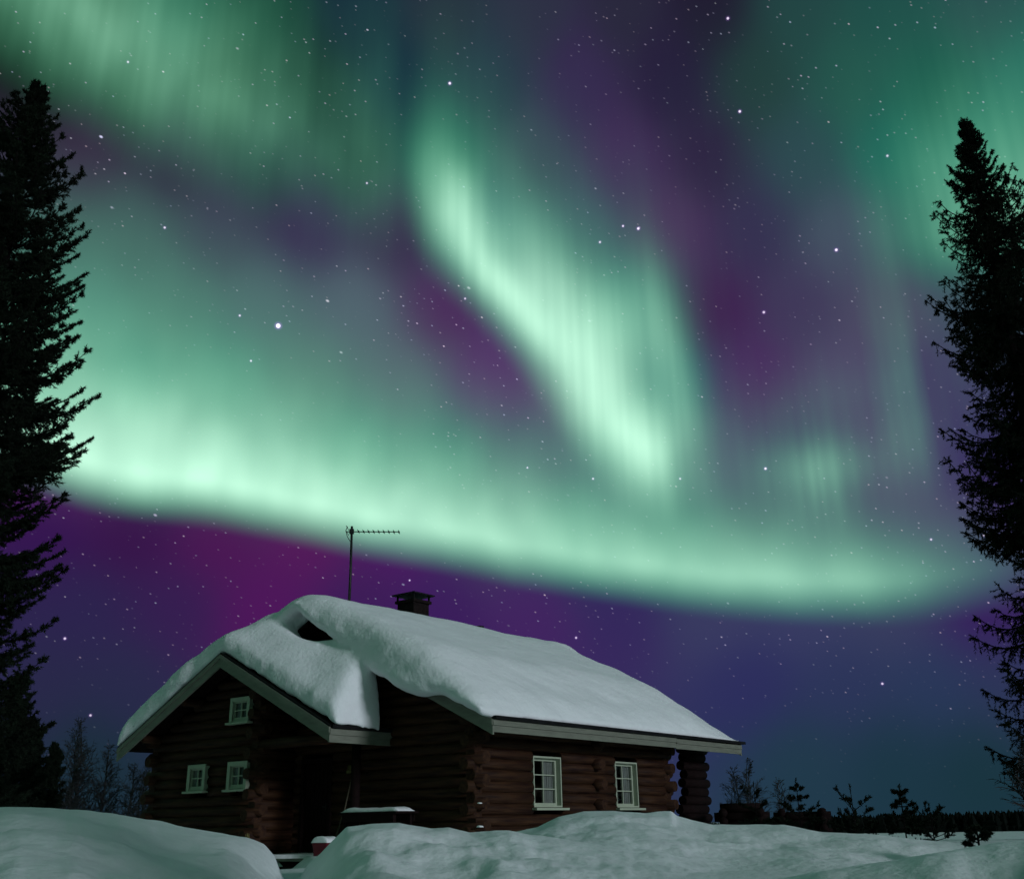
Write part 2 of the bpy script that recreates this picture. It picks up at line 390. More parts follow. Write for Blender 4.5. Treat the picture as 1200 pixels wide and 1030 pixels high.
MAT = {
    'snow': material('snow', (0.80, 0.82, 0.84), 0.65, 0.03, 1.2, bump=0.35, bump_scale=12.0, spec=0.2),
    'packed_snow': material('packed_snow', (0.78, 0.80, 0.82), 0.7, 0.06, 2.0, bump=0.4, bump_scale=9.0, spec=0.2),
    'log_along': material('stained_log_along', (0.024, 0.0065, 0.005), 0.7, 0.5, 3.0, (0.5, 6, 6), bump=0.3, bump_scale=5, spec=0.15, second=(0.036, 0.016, 0.007)),
    'log_across': material('stained_log_across', (0.024, 0.0065, 0.005), 0.7, 0.5, 3.0, (6, 0.5, 6), bump=0.3, bump_scale=5, spec=0.15, second=(0.036, 0.016, 0.007)),
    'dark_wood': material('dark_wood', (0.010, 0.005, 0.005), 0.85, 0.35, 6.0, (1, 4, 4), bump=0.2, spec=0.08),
    'trim': material('painted_trim', (0.16, 0.17, 0.135), 0.55, 0.14, 3.0, (1, 1, 4), bump=0.08, bump_scale=20),
    'white_paint': material('white_paint', (0.36, 0.41, 0.31), 0.45, 0.06, 5.0),
    'sheet_metal': material('sheet_metal', (0.008, 0.008, 0.009), 0.6, 0.3, 6.0, spec=0.1),
    'brick': material('sooty_brick', (0.012, 0.008, 0.008), 0.85, 0.4, 14.0, bump=0.4, spec=0.05),
    'aluminium': material('dull_aluminium', (0.012, 0.012, 0.013), 0.5, 0.2, 9.0, metallic=0.0),
    'curtain': material('curtain_cloth', (0.45, 0.42, 0.42), 0.9, 0.15, 5.0, (14, 14, 0.3)),
    'red_plastic': material('red_plastic', (0.12, 0.004, 0.014), 0.45, 0.2, 7.0),
    'straw': material('straw', (0.16, 0.14, 0.05), 0.85, 0.45, 12.0, (6, 6, 0.6), bump=0.5),
    'pale_wood': material('pale_wood', (0.09, 0.075, 0.05), 0.7, 0.3, 8.0, (6, 6, 0.6)),
    'needles': material('needles', (0.006, 0.011, 0.006), 0.8, 0.45, 1.1, spec=0.1),
    'bark': material('bark', (0.006, 0.005, 0.005), 0.9, 0.4, 8.0, (1, 1, 0.3), bump=0.5, spec=0.05),
    'birch_bark': material('twig_bark', (0.02, 0.02, 0.022), 0.9, 0.4, 6.0),
    'forest': material('far_forest', (0.004, 0.006, 0.005), 0.95, 0.4, 0.3, spec=0.05),
    'room': material('room_plaster', (0.20, 0.16, 0.12), 0.9, 0.1, 2.0),
}


def glass_material():
    m = bpy.data.materials.new('window_glass'); m.use_nodes = True
    nt = m.node_tree; nt.nodes.clear()
    o = nt.nodes.new('ShaderNodeOutputMaterial'); mix = nt.nodes.new('ShaderNodeMixShader')
    fr = nt.nodes.new('ShaderNodeFresnel'); fr.inputs['IOR'].default_value = 1.5
    add = nt.nodes.new('ShaderNodeMath'); add.operation = 'MULTIPLY_ADD'; add.inputs[1].default_value = 1.6; add.inputs[2].default_value = 0.02
    gl = nt.nodes.new('ShaderNodeBsdfGlossy'); gl.inputs['Roughness'].default_value = 0.02
    tr = nt.nodes.new('ShaderNodeBsdfTransparent'); tr.inputs[0].default_value = (0.8, 0.84, 0.82, 1)
    geo = nt.nodes.new('ShaderNodeNewGeometry'); front = nt.nodes.new('ShaderNodeMath'); front.operation = 'SUBTRACT'; front.inputs[0].default_value = 1.0
    nt.links.new(geo.outputs['Backfacing'], front.inputs[1])
    once = nt.nodes.new('ShaderNodeMath'); once.operation = 'MULTIPLY'
    nt.links.new(fr.outputs[0], add.inputs[0]); nt.links.new(add.outputs[0], once.inputs[0]); nt.links.new(front.outputs[0], once.inputs[1]); nt.links.new(once.outputs[0], mix.inputs[0])
    nt.links.new(tr.outputs[0], mix.inputs[1]); nt.links.new(gl.outputs[0], mix.inputs[2])
    nt.links.new(mix.outputs[0], o.inputs[0])
    return m


MAT['glass'] = glass_material()

# ------------------------------------------------------------------ the cabin's frame: x along the long wall, y along the gable wall
PHI = 0.9072417
CORNER = Vector((-0.8554, 20.9826, 0.0))
_cu, _su = math.cos(PHI), math.sin(PHI)


def to_world(u, v, z):
    return Vector((CORNER.x + _cu * u - _su * v, CORNER.y + _su * u + _cu * v, z))


# ------------------------------------------------------------------ snow covered ground, one sheet out to the horizon
def terrain():
    az = np.unique(np.concatenate([np.arange(-180, -34, 4.0), np.arange(-34, 34, 0.11), np.arange(34, 180.1, 4.0)]))
    d = np.concatenate([[0.0], np.linspace(1.0, 4.5, 10), np.arange(4.6, 20, 0.11), np.arange(20, 34, 0.3), np.geomspace(34.5, 160, 34), np.geomspace(170, 9000, 30)])
    A, D = np.meshgrid(az, d, indexing='ij')
    X = np.sin(np.radians(A)) * D; Y = np.cos(np.radians(A)) * D
    base = 0.80 + 0.05 * fnoise(X, Y, 0.25, 3) - 5.3 * sstep(D, 26, 125)
    base = base - 0.25 * sstep(D, 9, 4)
    Z = base

    def ridge(Z, table, dist, wob, seed, front, back, lump):
        a, t = np.array(table).T
        w = 0.9 * wob * fnoise(A * 0.25, A * 0 + seed, 1.0, seed, 3)
        dc = dist + w
        s = np.interp(A, a, t)
        e = D - dc
        # the crest keeps its small notches, the slope in front of it only the broad shape
        fine = np.arange(-60, 60, 0.1)
        kern = np.exp(-(np.arange(-40, 41) * 0.1 / 1.6) ** 2)
        wide = np.convolve(np.pad(np.interp(fine, a, t), 40, mode='edge'), kern / kern.sum(), mode='valid')
        s = s + (np.interp(A, fine, wide) - s) * sstep(-e, 0.1, 1.6)
        zc = EYE + s * dc
        zc = np.where((A < a[0]) | (A > a[-1]), -1.0, zc)
        prof = np.where(e < 0, front * (np.sqrt(e * e + 0.35 ** 2) - 0.35), back * (np.sqrt(e * e + 0.3 ** 2) - 0.3))
        R = zc - prof
        # wind-packed lumps, only in front of the crest so the skyline of the bank stays put
        m = sstep(-e, 0.15, 1.2) * sstep(D, 3.0, 5.0)
        lumps = fnoise(X, Y, 0.9, seed + 5, 3) * 0.13 + np.abs(fnoise(X * 0.8 + Y * 0.3, Y * 1.2 - X * 0.3, 1.3, seed + 9, 2)) * -0.14 + 0.03 + fnoise(X, Y, 5.0, seed + 2, 3) * 0.035
        R = R + m * lumps * lump + fnoise(X, Y, 3.0, seed + 1, 2) * 0.02
        return np.maximum(Z, R) + 0.05 * np.exp(-((Z - R) / 0.08) ** 2) * (e < 0.6) * 0.5

    Z = ridge(Z, RIGHT_REAR_BANK, 15.0, 0.6, 21, 0.13, 0.20, 0.6)
    Z = ridge(Z, RIGHT_FRONT_BANK, 12.0, 0.8, 37, 0.15, 0.35, 1.0)
    Z = ridge(Z, LEFT_BANK, 11.5, 0.7, 53, 0.13, 0.30, 0.8)
    Z = ridge(Z, RIGHT_NEAR_LUMP, 8.2, 0.5, 71, 0.20, 0.30, 0.7)
    # trodden path to the porch
    P0, P1 = to_world(-1.3, 4.3, 0), Vector((-1.9, 8.0, 0))
    dx, dy = P1.x - P0.x, P1.y - P0.y
    L = math.hypot(dx, dy); dx /= L; dy /= L
    s = np.clip((X - P0.x) * dx + (Y - P0.y) * dy, 0, L)
    q = np.hypot(X - P0.x - s * dx, Y - P0.y - s * dy)
    floor_ = 0.58 + 0.06 * fnoise(X, Y, 2.5, 91, 3)
    k = sstep(q, 0.75, 0.3) * (s < L) * (s > 0)
    near_cabin = sstep(D, 15.5, 17.5)
    Z = Z * (1 - k * near_cabin) + floor_ * k * near_cabin
    n0, n1 = A.shape
    V = np.stack([X, Y, Z], -1).reshape(-1, 3)
    i, j = np.meshgrid(np.arange(n0 - 1), np.arange(n1 - 1), indexing='ij')
    a = i * n1 + j
    F = np.stack([a, a + n1, a + n1 + 1, a + 1], -1).reshape(-1, 4)[:, ::-1]
    return mesh_object('snow_ground', V, F, MAT['packed_snow'], flat=False, kind='structure')


terrain()

# ------------------------------------------------------------------ log cabin
cabin = thing('log_cabin', 'dark brown log cabin with snowy roof and small white-framed windows', 'cabin', CORNER, PHI)
EAVE, RIDGE, FAR_EAVE, SLOPE = -0.95, 4.35, 9.65, 0.49
NEAR_VERGE, FAR_VERGE = -0.60, 9.55
W_EAVE, W_RIDGE, W_VERGE = 2.27, 5.95, -1.75
DECK = 0.06


def deck_main(v):
    return 3.12 + SLOPE * ((RIDGE - EAVE) - abs(v - RIDGE))


def deck_wing(v):
    return 3.12 + SLOPE * ((FAR_EAVE - W_RIDGE) - abs(v - W_RIDGE))


def cut(a0, a1, z, openings):
    segs = [(a0, a1)]
    for o0, o1, z0, z1 in openings:
        if z0 - 0.07 < z < z1 + 0.07:
            nxt = []
            for s0, s1 in segs:
                if o1 <= s0 or o0 >= s1: nxt.append((s0, s1)); continue
                if o0 > s0: nxt.append((s0, o0))
                if o1 < s1: nxt.append((o1, s1))
            segs = nxt
    return [(a, b) for a, b in segs if b - a > 0.03]


def log_wall(along, at, a0, a1, z0, z1, ext=(0.0, 0.0), openings=(), roof=None, odd=0, label=None, mat=None):
    """a wall of stacked round logs; every other log runs further out at the corner"""
    mb = MB(); pitch = 0.21; k = 0
    z = z0 + pitch / 2
    while z < z1:
        long_ = (k + odd) % 2
        e0, e1 = (ext[0] * (1.0 if long_ else 0.35), ext[1] * (1.0 if long_ else 0.35))
        b0, b1 = a0 - e0 + rng.uniform(-.02, .02) * (ext[0] > 0), a1 + e1 + rng.uniform(-.02, .02) * (ext[1] > 0)
        if roof:
            f, lo, hi = roof
            vs = [a for a in np.arange(b0, b1, 0.02) if f(a) > z + 0.09]
            if not vs: break
            b0, b1 = max(b0, vs[0]), min(b1, vs[-1])
        for s0, s1 in cut(b0, b1, z, openings):
            r = 0.118 + rng.uniform(-.006, .006)
            n = max(2, int((s1 - s0) / 0.8) + 1)
            ts = [s0 + (s1 - s0) * i / (n - 1) for i in range(n)]
            off = rng.uniform(-.008, .008)
            pts = [(t, at + off + rng.uniform(-.004, .004), z + rng.uniform(-.004, .004)) if along == 'u' else (at + off + rng.uniform(-.004, .004), t, z + rng.uniform(-.004, .004)) for t in ts]
            mb.tube(pts, [r + rng.uniform(-.003, .003) for _ in pts], 14)
        z += pitch; k += 1
    o = mb.build('log_wall', mat or MAT['log_along' if along == 'u' else 'log_across'], cabin, flat=False)
    o.data.polygons.foreach_set('use_smooth', [len(p.vertices) == 4 for p in o.data.polygons])
    if label: o['label'] = label
    return o


BASE = 0.45
WIN_LONG = [(1.77, 2.77, 1.64, 2.66), (4.88, 5.85, 1.64, 2.65)]
WIN_WING = [(6.86, 7.47, 2.16, 2.69), (5.38, 6.01, 2.15, 2.69), (5.44, 6.08, 3.57, 4.07)]
DOOR = (3.95, 4.95, 0.75, 2.75)
log_wall('u', 0.0, 0.0, 7.22, BASE, 3.50, (0.32, 0.26), WIN_LONG)
log_wall('v', 0.0, 0.0, 9.0, BASE + 0.105, 5.70, (0.30, 0.30), [DOOR], (deck_main, 0, 0))
log_wall('v', -1.1, 5.25, 9.0, BASE + 0.105, 4.9, (0.28, 0.30), WIN_WING, (deck_wing, 0, 0))
log_wall('u', 5.25, -1.1, -0.12, BASE, 4.6, (0.30, 0.0))
log_wall('u', 9.0, -1.1, 7.22, BASE, 3.3, (0.30, 0.30))
log_wall('v', 7.22, 0.0, 9.0, BASE + 0.105, 5.70, (0.30, 0.30), (), (deck_main, 0, 0))
log_wall('v', 4.1, 0.12, 0.14, BASE + 0.105, 3.40, (0.42, 0.0), label='log ends of the cross wall between the two long-wall windows')
# porch piers at the far end: short log walls with ends showing on both sides
log_wall('u', 0.0, 8.30, 9.20, BASE, 3.40, (0.20, 0.22), odd=1, mat=MAT['dark_wood'])  # same logs as the walls, their unlit look put into darker wood
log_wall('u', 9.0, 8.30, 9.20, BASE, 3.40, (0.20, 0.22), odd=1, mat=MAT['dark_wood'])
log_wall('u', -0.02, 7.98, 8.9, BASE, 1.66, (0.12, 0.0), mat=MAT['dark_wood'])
# corner post of the entrance porch and the log beam it carries
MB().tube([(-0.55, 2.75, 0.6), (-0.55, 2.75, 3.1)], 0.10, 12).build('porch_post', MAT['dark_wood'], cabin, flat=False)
MB().tube([(-1.1, 2.45, 3.05), (-1.1, 5.1, 3.05)], 0.115, 12).build('porch_beam', MAT['log_across'], cabin, flat=False)
for v, z in ((W_RIDGE, deck_wing(W_RIDGE) - 0.12), (2.75, deck_wing(2.75) - 0.12), (8.9, deck_wing(8.9) - 0.12), (7.4, deck_wing(7.4) - 0.12)):
    MB().tube([(-1.66, v, z), (-0.1, v, z)], 0.10, 12).build('purlin', MAT['log_along'], cabin, flat=False)
# floors
MB().box(0.1, 7.1, 0.1, 8.9, 0.55, 0.80).build('floor', MAT['room'], cabin)
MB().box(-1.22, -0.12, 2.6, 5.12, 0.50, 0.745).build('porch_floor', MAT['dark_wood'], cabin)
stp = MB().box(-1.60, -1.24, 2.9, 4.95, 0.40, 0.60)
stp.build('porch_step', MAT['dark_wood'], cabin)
MB().box(-1.27, -1.222, 2.62, 5.02, 0.70, 0.748).build('porch_edge_board', MAT['trim'], cabin)
# entrance door
door = MB().box(-0.02, 0.04, DOOR[0] + 0.08, DOOR[1] - 0.08, 0.76, 2.68)
for k in range(6):
    y = DOOR[0] + 0.10 + k * 0.135
    door.box(-0.035, -0.021, y, y + 0.12, 0.80, 2.64)
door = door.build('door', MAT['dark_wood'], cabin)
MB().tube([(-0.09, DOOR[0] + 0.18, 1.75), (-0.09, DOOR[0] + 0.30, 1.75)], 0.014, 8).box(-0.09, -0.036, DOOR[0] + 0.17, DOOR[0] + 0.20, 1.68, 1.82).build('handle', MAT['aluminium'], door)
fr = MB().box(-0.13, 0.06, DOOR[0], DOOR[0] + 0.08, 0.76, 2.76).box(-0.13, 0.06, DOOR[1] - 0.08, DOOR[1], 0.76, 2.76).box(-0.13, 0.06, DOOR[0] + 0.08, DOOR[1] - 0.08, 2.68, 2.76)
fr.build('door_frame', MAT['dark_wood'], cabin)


def place_window(poly_fn, w0, w1, z0, z1, cols, rows, out, sash_depth, sill_out, trim, curtains, label):
    """poly_fn(a0,a1,d0,d1,z0,z1)->box in cabin space; a along the wall, d outwards from the wall's middle"""
    c = MB()
    t = 0.035
    a0, a1 = w0 + 0.004, w1 - 0.004
    d0, d1 = -0.12, out
    poly_fn(c, a0, a0 + t, d0, d1, z0 + 0.004, z1 - 0.004)
    poly_fn(c, a1 - t, a1, d0, d1, z0 + 0.004, z1 - 0.004)
    poly_fn(c, a0 + t, a1 - t, d0, d1, z1 - 0.004 - t, z1 - 0.004)
    poly_fn(c, a0 + t, a1 - t, d0, d1, z0 + 0.004, z0 + 0.004 + t)
    if trim:
        e = 0.03
        poly_fn(c, a0 - e, a0 + t + 0.03, d1 + 0.001, d1 + 0.025, z0 - 0.01, z1 + e)
        poly_fn(c, a1 - t - 0.03, a1 + e, d1 + 0.001, d1 + 0.025, z0 - 0.01, z1 + e)
        poly_fn(c, a0 + t + 0.031, a1 - t - 0.031, d1 + 0.001, d1 + 0.024, z1 - 0.004 - t - 0.02, z1 + e)
    win = c.build('window', MAT['white_paint'], cabin)
    win['label'] = label
    f = MB()
    i0, i1, k0, k1 = a0 + t + 0.001, a1 - t - 0.001, z0 + t + 0.005, z1 - t - 0.005
    s = 0.05
    p0, p1 = sash_depth, sash_depth + 0.045
    poly_fn(f, i0, i0 + s, p0, p1, k0, k1); poly_fn(f, i1 - s, i1, p0, p1, k0, k1)
    poly_fn(f, i0 + s, i1 - s, p0, p1, k1 - s, k1); poly_fn(f, i0 + s, i1 - s, p0, p1, k0, k0 + s)
    g0, g1, h0, h1 = i0 + s, i1 - s, k0 + s, k1 - s
    m = 0.011
    for q in range(1, cols):
        x = g0 + (g1 - g0) * q / cols
        poly_fn(f, x - m, x + m, p0 + 0.012, p1 - 0.006, h0, h1)
    for q in range(1, rows):
        z = h0 + (h1 - h0) * q / rows
        poly_fn(f, g0, g1, p0 + 0.014, p1 - 0.008, z - m, z + m)
    f.build('frame', MAT['white_paint'], win)
    poly_fn(g := MB(), g0 - 0.01, g1 + 0.01, p0 + 0.002, p0 + 0.008, h0 - 0.01, h1 + 0.01)
    g.build('pane', MAT['glass'], win)
    si = MB()
    poly_fn(si, a0 - 0.08, a1 + 0.08, out - 0.06, out + sill_out, z0 - 0.055, z0 - 0.011)
    si.build('sill', MAT['white_paint'], win)
    for c0, c1 in curtains:
        cu = MB(); n = max(6, int((c1 - c0) / 0.012)); b = 0
        pts = []
        for q in range(n + 1):
            a = c0 + (c1 - c0) * q / n
            dd = sash_depth - 0.035 + 0.016 * math.sin(q * 1.35) + 0.006 * math.sin(q * 0.6)
            pts.append((a, dd))
        for q in range(n):
            (aa, da), (ab, db) = pts[q], pts[q + 1]
            poly_fn(cu, aa, ab, min(da, db) - 0.004, max(da, db), z0 + 0.03, z1 - 0.03)
        cu.build('curtain', MAT['curtain'], win)


def box_long(mb, a0, a1, d0, d1, z0, z1): mb.box(a0, a1, -d1, -d0, z0, z1)
def box_wing(mb, a0, a1, d0, d1, z0, z1): mb.box(-1.1 - d1, -1.1 - d0, a0, a1, z0, z1)


w = WIN_LONG[0]
place_window(box_long, *w, 2, 3, 0.10, -0.06, 0.13, False, [(w[0] + 0.60, w[1] - 0.06)], 'long-wall window nearest the gable corner, one pale curtain at its right')
w = WIN_LONG[1]
place_window(box_long, *w, 2, 3, 0.10, -0.06, 0.13, False, [(w[0] + 0.05, w[0] + 0.34), (w[1] - 0.44, w[1] - 0.06)], 'long-wall window nearest the open porch, curtains on both sides')
for w, l in zip(WIN_WING, ('small four-pane gable window at lower left', 'small four-pane gable window at lower right', 'small four-pane attic window alone under the gable peak')):
    place_window(box_wing, *w, 2, 2, 0.19, 0.12, 0.09, True, [(w[1] - 0.27, w[1] - 0.05)], l)
# interior partitions keep the rooms dark
MB().box(0.14, 7.08, 2.9, 3.0, 0.8, 3.4).build('partition_wall', MAT['room'], cabin)
MB().box(-0.5, -0.4, 5.4, 8.85, 0.8, 4.4).build('partition_wall', MAT['room'], cabin)
MB().box(0.14, 7.08, 0.14, 8.86, 3.2, 3.28).build('ceiling', MAT['room'], cabin)
# little lamp beside the attic window
lamp = MB().box(-1.30, -1.21, 5.27, 5.35, 3.72, 3.78).tube([(-1.32, 5.31, 3.66), (-1.32, 5.31, 3.70), (-1.32, 5.31, 3.76), (-1.32, 5.31, 3.82), (-1.32, 5.31, 3.85)], [0.02, 0.05, 0.06, 0.045, 0.01], 12)
lamp.build('wall_lamp', MAT['white_paint'], cabin, flat=False)

# roof deck: two slopes, the left one shared by the main part and the wing
roof = MB()
zr, ze = deck_main(RIDGE), 3.12
roof.prism([(EAVE, ze), (RIDGE, zr), (RIDGE, zr + DECK), (EAVE, ze + DECK)], NEAR_VERGE, FAR_VERGE)
roof.prism([(RIDGE + 0.002, zr), (FAR_EAVE, ze), (FAR_EAVE, ze + DECK), (RIDGE + 0.002, zr + DECK)], NEAR_VERGE, FAR_VERGE)
wr = deck_wing(W_RIDGE); wz = deck_wing(W_EAVE)
roof.prism([(W_RIDGE + 0.002, wr), (FAR_EAVE, ze), (FAR_EAVE, ze + DECK), (W_RIDGE + 0.002, wr + DECK)], W_VERGE, NEAR_VERGE - 0.003)
roof.prism([(W_EAVE, wz), (W_RIDGE, wr), (W_RIDGE, wr + DECK), (W_EAVE, wz + DECK)], W_VERGE, -0.13)
roof = roof.build('roof', MAT['dark_wood'], cabin)


def barge(u0, u1, v0, v1, f, drop=0.20, rise=0.02):
    mb = MB()
    mb.prism([(v0, f(v0) - drop), (v1, f(v1) - drop), (v1, f(v1) + DECK + rise), (v0, f(v0) + DECK + rise)], u0, u1)
    mb.prism([(v0, f(v0) + DECK + rise - 0.10), (v1, f(v1) + DECK + rise - 0.10), (v1, f(v1) + DECK + rise), (v0, f(v0) + DECK + rise)], u0 - 0.022, u0 - 0.001)
    return mb.build('bargeboard', MAT['trim'], cabin)


barge(W_VERGE - 0.045, W_VERGE - 0.002, W_EAVE - 0.05, W_RIDGE, deck_wing)
barge(W_VERGE - 0.045, W_VERGE - 0.002, W_RIDGE + 0.002, FAR_EAVE + 0.05, deck_wing)
barge(NEAR_VERGE - 0.045, NEAR_VERGE - 0.002, EAVE - 0.05, 3.1, deck_main)
barge(FAR_VERGE + 0.002, FAR_VERGE + 0.045, EAVE - 0.05, RIDGE, deck_main)
barge(FAR_VERGE + 0.002, FAR_VERGE + 0.045, RIDGE + 0.002, FAR_EAVE + 0.05, deck_main)


def eave_board(u0, u1, v, z0, z1):
    mb = MB().box(u0, u1, v - 0.045, v - 0.002, z0, z1)
    mb.box(u0, u1, v - 0.070, v - 0.046, z0 + (z1 - z0) * 0.55, z1 + 0.003)
    return mb.build('eave_board', MAT['trim'], cabin)


eave_board(W_VERGE - 0.04, 0.02, W_EAVE, 2.90, 3.16)
eave_board(NEAR_VERGE - 0.04, 6.20, EAVE, 2.95, 3.17)
eave_board(6.204, FAR_VERGE + 0.04, EAVE - 0.003, 2.93, 3.15)
# dark metal drip edges that show as a line under the snow
MB().box(NEAR_VERGE - 0.02, FAR_VERGE + 0.16, EAVE - 0.13, EAVE - 0.004, 3.178, 3.245).build('drip_edge', MAT['sheet_metal'], cabin)
MB().box(W_VERGE - 0.02, 0.0, W_EAVE - 0.12, W_EAVE - 0.004, 3.165, 3.235).build('drip_edge', MAT['sheet_metal'], cabin)
for v0, v1 in ((W_EAVE - 0.05, W_RIDGE), (W_RIDGE + 0.002, FAR_EAVE + 0.05)):
    MB().prism([(v0, deck_wing(v0) + DECK + 0.023), (v1, deck_wing(v1) + DECK + 0.023), (v1, deck_wing(v1) + DECK + 0.065), (v0, deck_wing(v0) + DECK + 0.065)], W_VERGE - 0.05, W_VERGE + 0.10).build('drip_edge', MAT['sheet_metal'], cabin)

# chimney with an open hood, and a short vent pipe behind the ridge
ch = MB().box(2.47, 3.03, 4.07, 4.63, 5.4, 6.60).box(2.42, 3.08, 4.02, 4.68, 6.601, 6.67)
ch = ch.build('chimney', MAT['brick'], roof)
hood = MB()
for x in (2.45, 3.01):
    for y in (4.05, 4.61):
        hood.box(x, x + 0.04, y, y + 0.04, 6.671, 6.80)
hood.box(2.60, 2.90, 4.20, 4.50, 6.672, 6.72)
a0, a1, b0, b1 = 2.36, 3.14, 3.96, 4.74
b = len(hood.v)
hood.v += [(a0, b0, 6.80), (a1, b0, 6.80), (a1, b1, 6.80), (a0, b1, 6.80), (a0, b0, 6.83), (a1, b0, 6.83), (a1, b1, 6.83), (a0, b1, 6.83), (2.70, 4.35, 6.92), (2.80, 4.35, 6.92)]
hood.f += [(b, b + 3, b + 2, b + 1), (b, b + 1, b + 5, b + 4), (b + 1, b + 2, b + 6, b + 5), (b + 2, b + 3, b + 7, b + 6), (b + 3, b, b + 4, b + 7),
           (b + 4, b + 5, b + 9, b + 8), (b + 5, b + 6, b + 9), (b + 6, b + 7, b + 8, b + 9), (b + 7, b + 4, b + 8)]
hood.build('chimney_hood', MAT['sheet_metal'], ch)
MB().tube([(5.85, 4.75, 5.5), (5.85, 4.75, 6.42), (5.85, 4.75, 6.422), (5.85, 4.75, 6.50)], [0.09, 0.09, 0.13, 0.12], 12).build('vent_pipe', MAT['sheet_metal'], roof)

# ------------------------------------------------------------------ television antenna on the ridge
ab = to_world(-0.05, 3.70, 5.58)
ant = thing('tv_antenna', 'thin dark television antenna on a pole above the cabin ridge', 'antenna', ab)
MB().tube([(0, 0, 0), (0.01, 0, 1.2), (0.0, 0, 2.36)], [0.034, 0.031, 0.028], 8).build('mast', MAT['aluminium'], ant, flat=False)
bm_ = MB().tube([(-0.12, 0.03, 2.24), (1.12, -0.02, 2.20)], 0.012, 6)
bm_.box(-0.05, 0.05, -0.04, 0.04, 2.18, 2.29)
boom = bm_.build('boom', MAT['aluminium'], ant)
for i in range(9):
    x = 0.16 + i * 0.119
    MB().tube([(x, -0.16, 2.237 - 0.034 * x), (x, 0.15, 2.237 - 0.034 * x)], 0.009, 6).box(x - 0.016, x + 0.016, -0.02, 0.02, 2.215 - 0.034 * x, 2.255 - 0.034 * x).build('element', MAT['aluminium'], boom)
MB().tube([(-0.10, -0.2, 2.32), (-0.10, 0.2, 2.32)], 0.008, 6).tube([(-0.10, -0.2, 2.20), (-0.10, 0.2, 2.20)], 0.008, 6).tube([(-0.10, 0, 2.36), (-0.14, 0, 2.26), (-0.10, 0, 2.12), (-0.03, 0, 2.0)], 0.009, 6).build('reflector', MAT['aluminium'], boom)


# ------------------------------------------------------------------ snow on the roof
def heightfield_solid(u, v, top, bot):
    """closed solid between two surfaces over a grid; u, v, top, bot are 2-D arrays"""
    n0, n1 = u.shape
    V = np.concatenate([np.stack([u, v, top], -1).reshape(-1, 3), np.stack([u, v, bot], -1).reshape(-1, 3)])
    i, j = np.meshgrid(np.arange(n0 - 1), np.arange(n1 - 1), indexing='ij')
    a = (i * n1 + j).reshape(-1)
    F = [np.stack([a, a + n1, a + n1 + 1, a + 1], -1), np.stack([a, a + 1, a + n1 + 1, a + n1], -1) + n0 * n1]
    m = n0 * n1

    def wall(idx):
        p, q = idx[:-1], idx[1:]
        return np.stack([p, q, q + m, p + m], -1)
    F += [wall(np.arange(n1)), wall((n0 - 1) * n1 + np.arange(n1))[:, ::-1], wall(np.arange(n0) * n1)[:, ::-1], wall(np.arange(n0) * n1 + n1 - 1)]
    return V, np.concatenate(F)


def rounded(e, w):
    t = np.clip(e / w, 0, 1)
    return np.sqrt(np.clip(1 - (1 - t) ** 2, 0, 1))


def snow_body(solids, name, label, voxel, smooth_n):
    vs, fs, b = [], [], 0
    for V, F in solids:
        vs.append(V); fs.append(F + b); b += len(V)
    me = bpy.data.meshes.new('raw'); me.from_pydata(np.concatenate(vs).tolist(), [], np.concatenate(fs).tolist())
    tmp = bpy.data.objects.new('raw', me); COL.objects.link(tmp)
    r = tmp.modifiers.new('r', 'REMESH'); r.mode = 'VOXEL'; r.voxel_size = voxel; r.use_smooth_shade = True
    s = tmp.modifiers.new('s', 'SMOOTH'); s.factor = 0.5; s.iterations = smooth_n
    dg = bpy.context.evaluated_depsgraph_get()
    out = bpy.data.meshes.new_from_object(tmp.evaluated_get(dg))
    bpy.data.objects.remove(tmp)
    n = len(out.vertices)
    co = np.empty(n * 3, np.float32); out.vertices.foreach_get('co', co); co = co.reshape(-1, 3)
    no = np.empty(n * 3, np.float32); out.vertex_normals.foreach_get('vector', no); no = no.reshape(-1, 3)
    steep = 1 - np.clip(no[:, 2], 0, 1)
    # soft undulations on top, settled layers on the cut faces
    h = 0.035 * fnoise(co[:, 0] + co[:, 2], co[:, 1] + 0.6 * co[:, 2], 1.1, 5, 3)
    h += steep * (0.035 * fnoise(co[:, 0] + co[:, 1], co[:, 2] * 3.2, 1.3, 15, 3) + 0.02 * fnoise(co[:, 0] * 2 + co[:, 1] * 2, co[:, 2] * 2, 2.7, 25, 2))
    co = co + no * h[:, None]
    out.vertices.foreach_set('co', co.reshape(-1)); out.update()
    out.polygons.foreach_set('use_smooth', [True] * len(out.polygons))
    out.materials.clear(); out.materials.append(MAT['snow'])
    out.name = name
    o = bpy.data.objects.new(name, out); COL.objects.link(o)
    o.location = CORNER; o.rotation_euler = (0, 0, PHI)
    tag(o, label, 'snow')
    return o


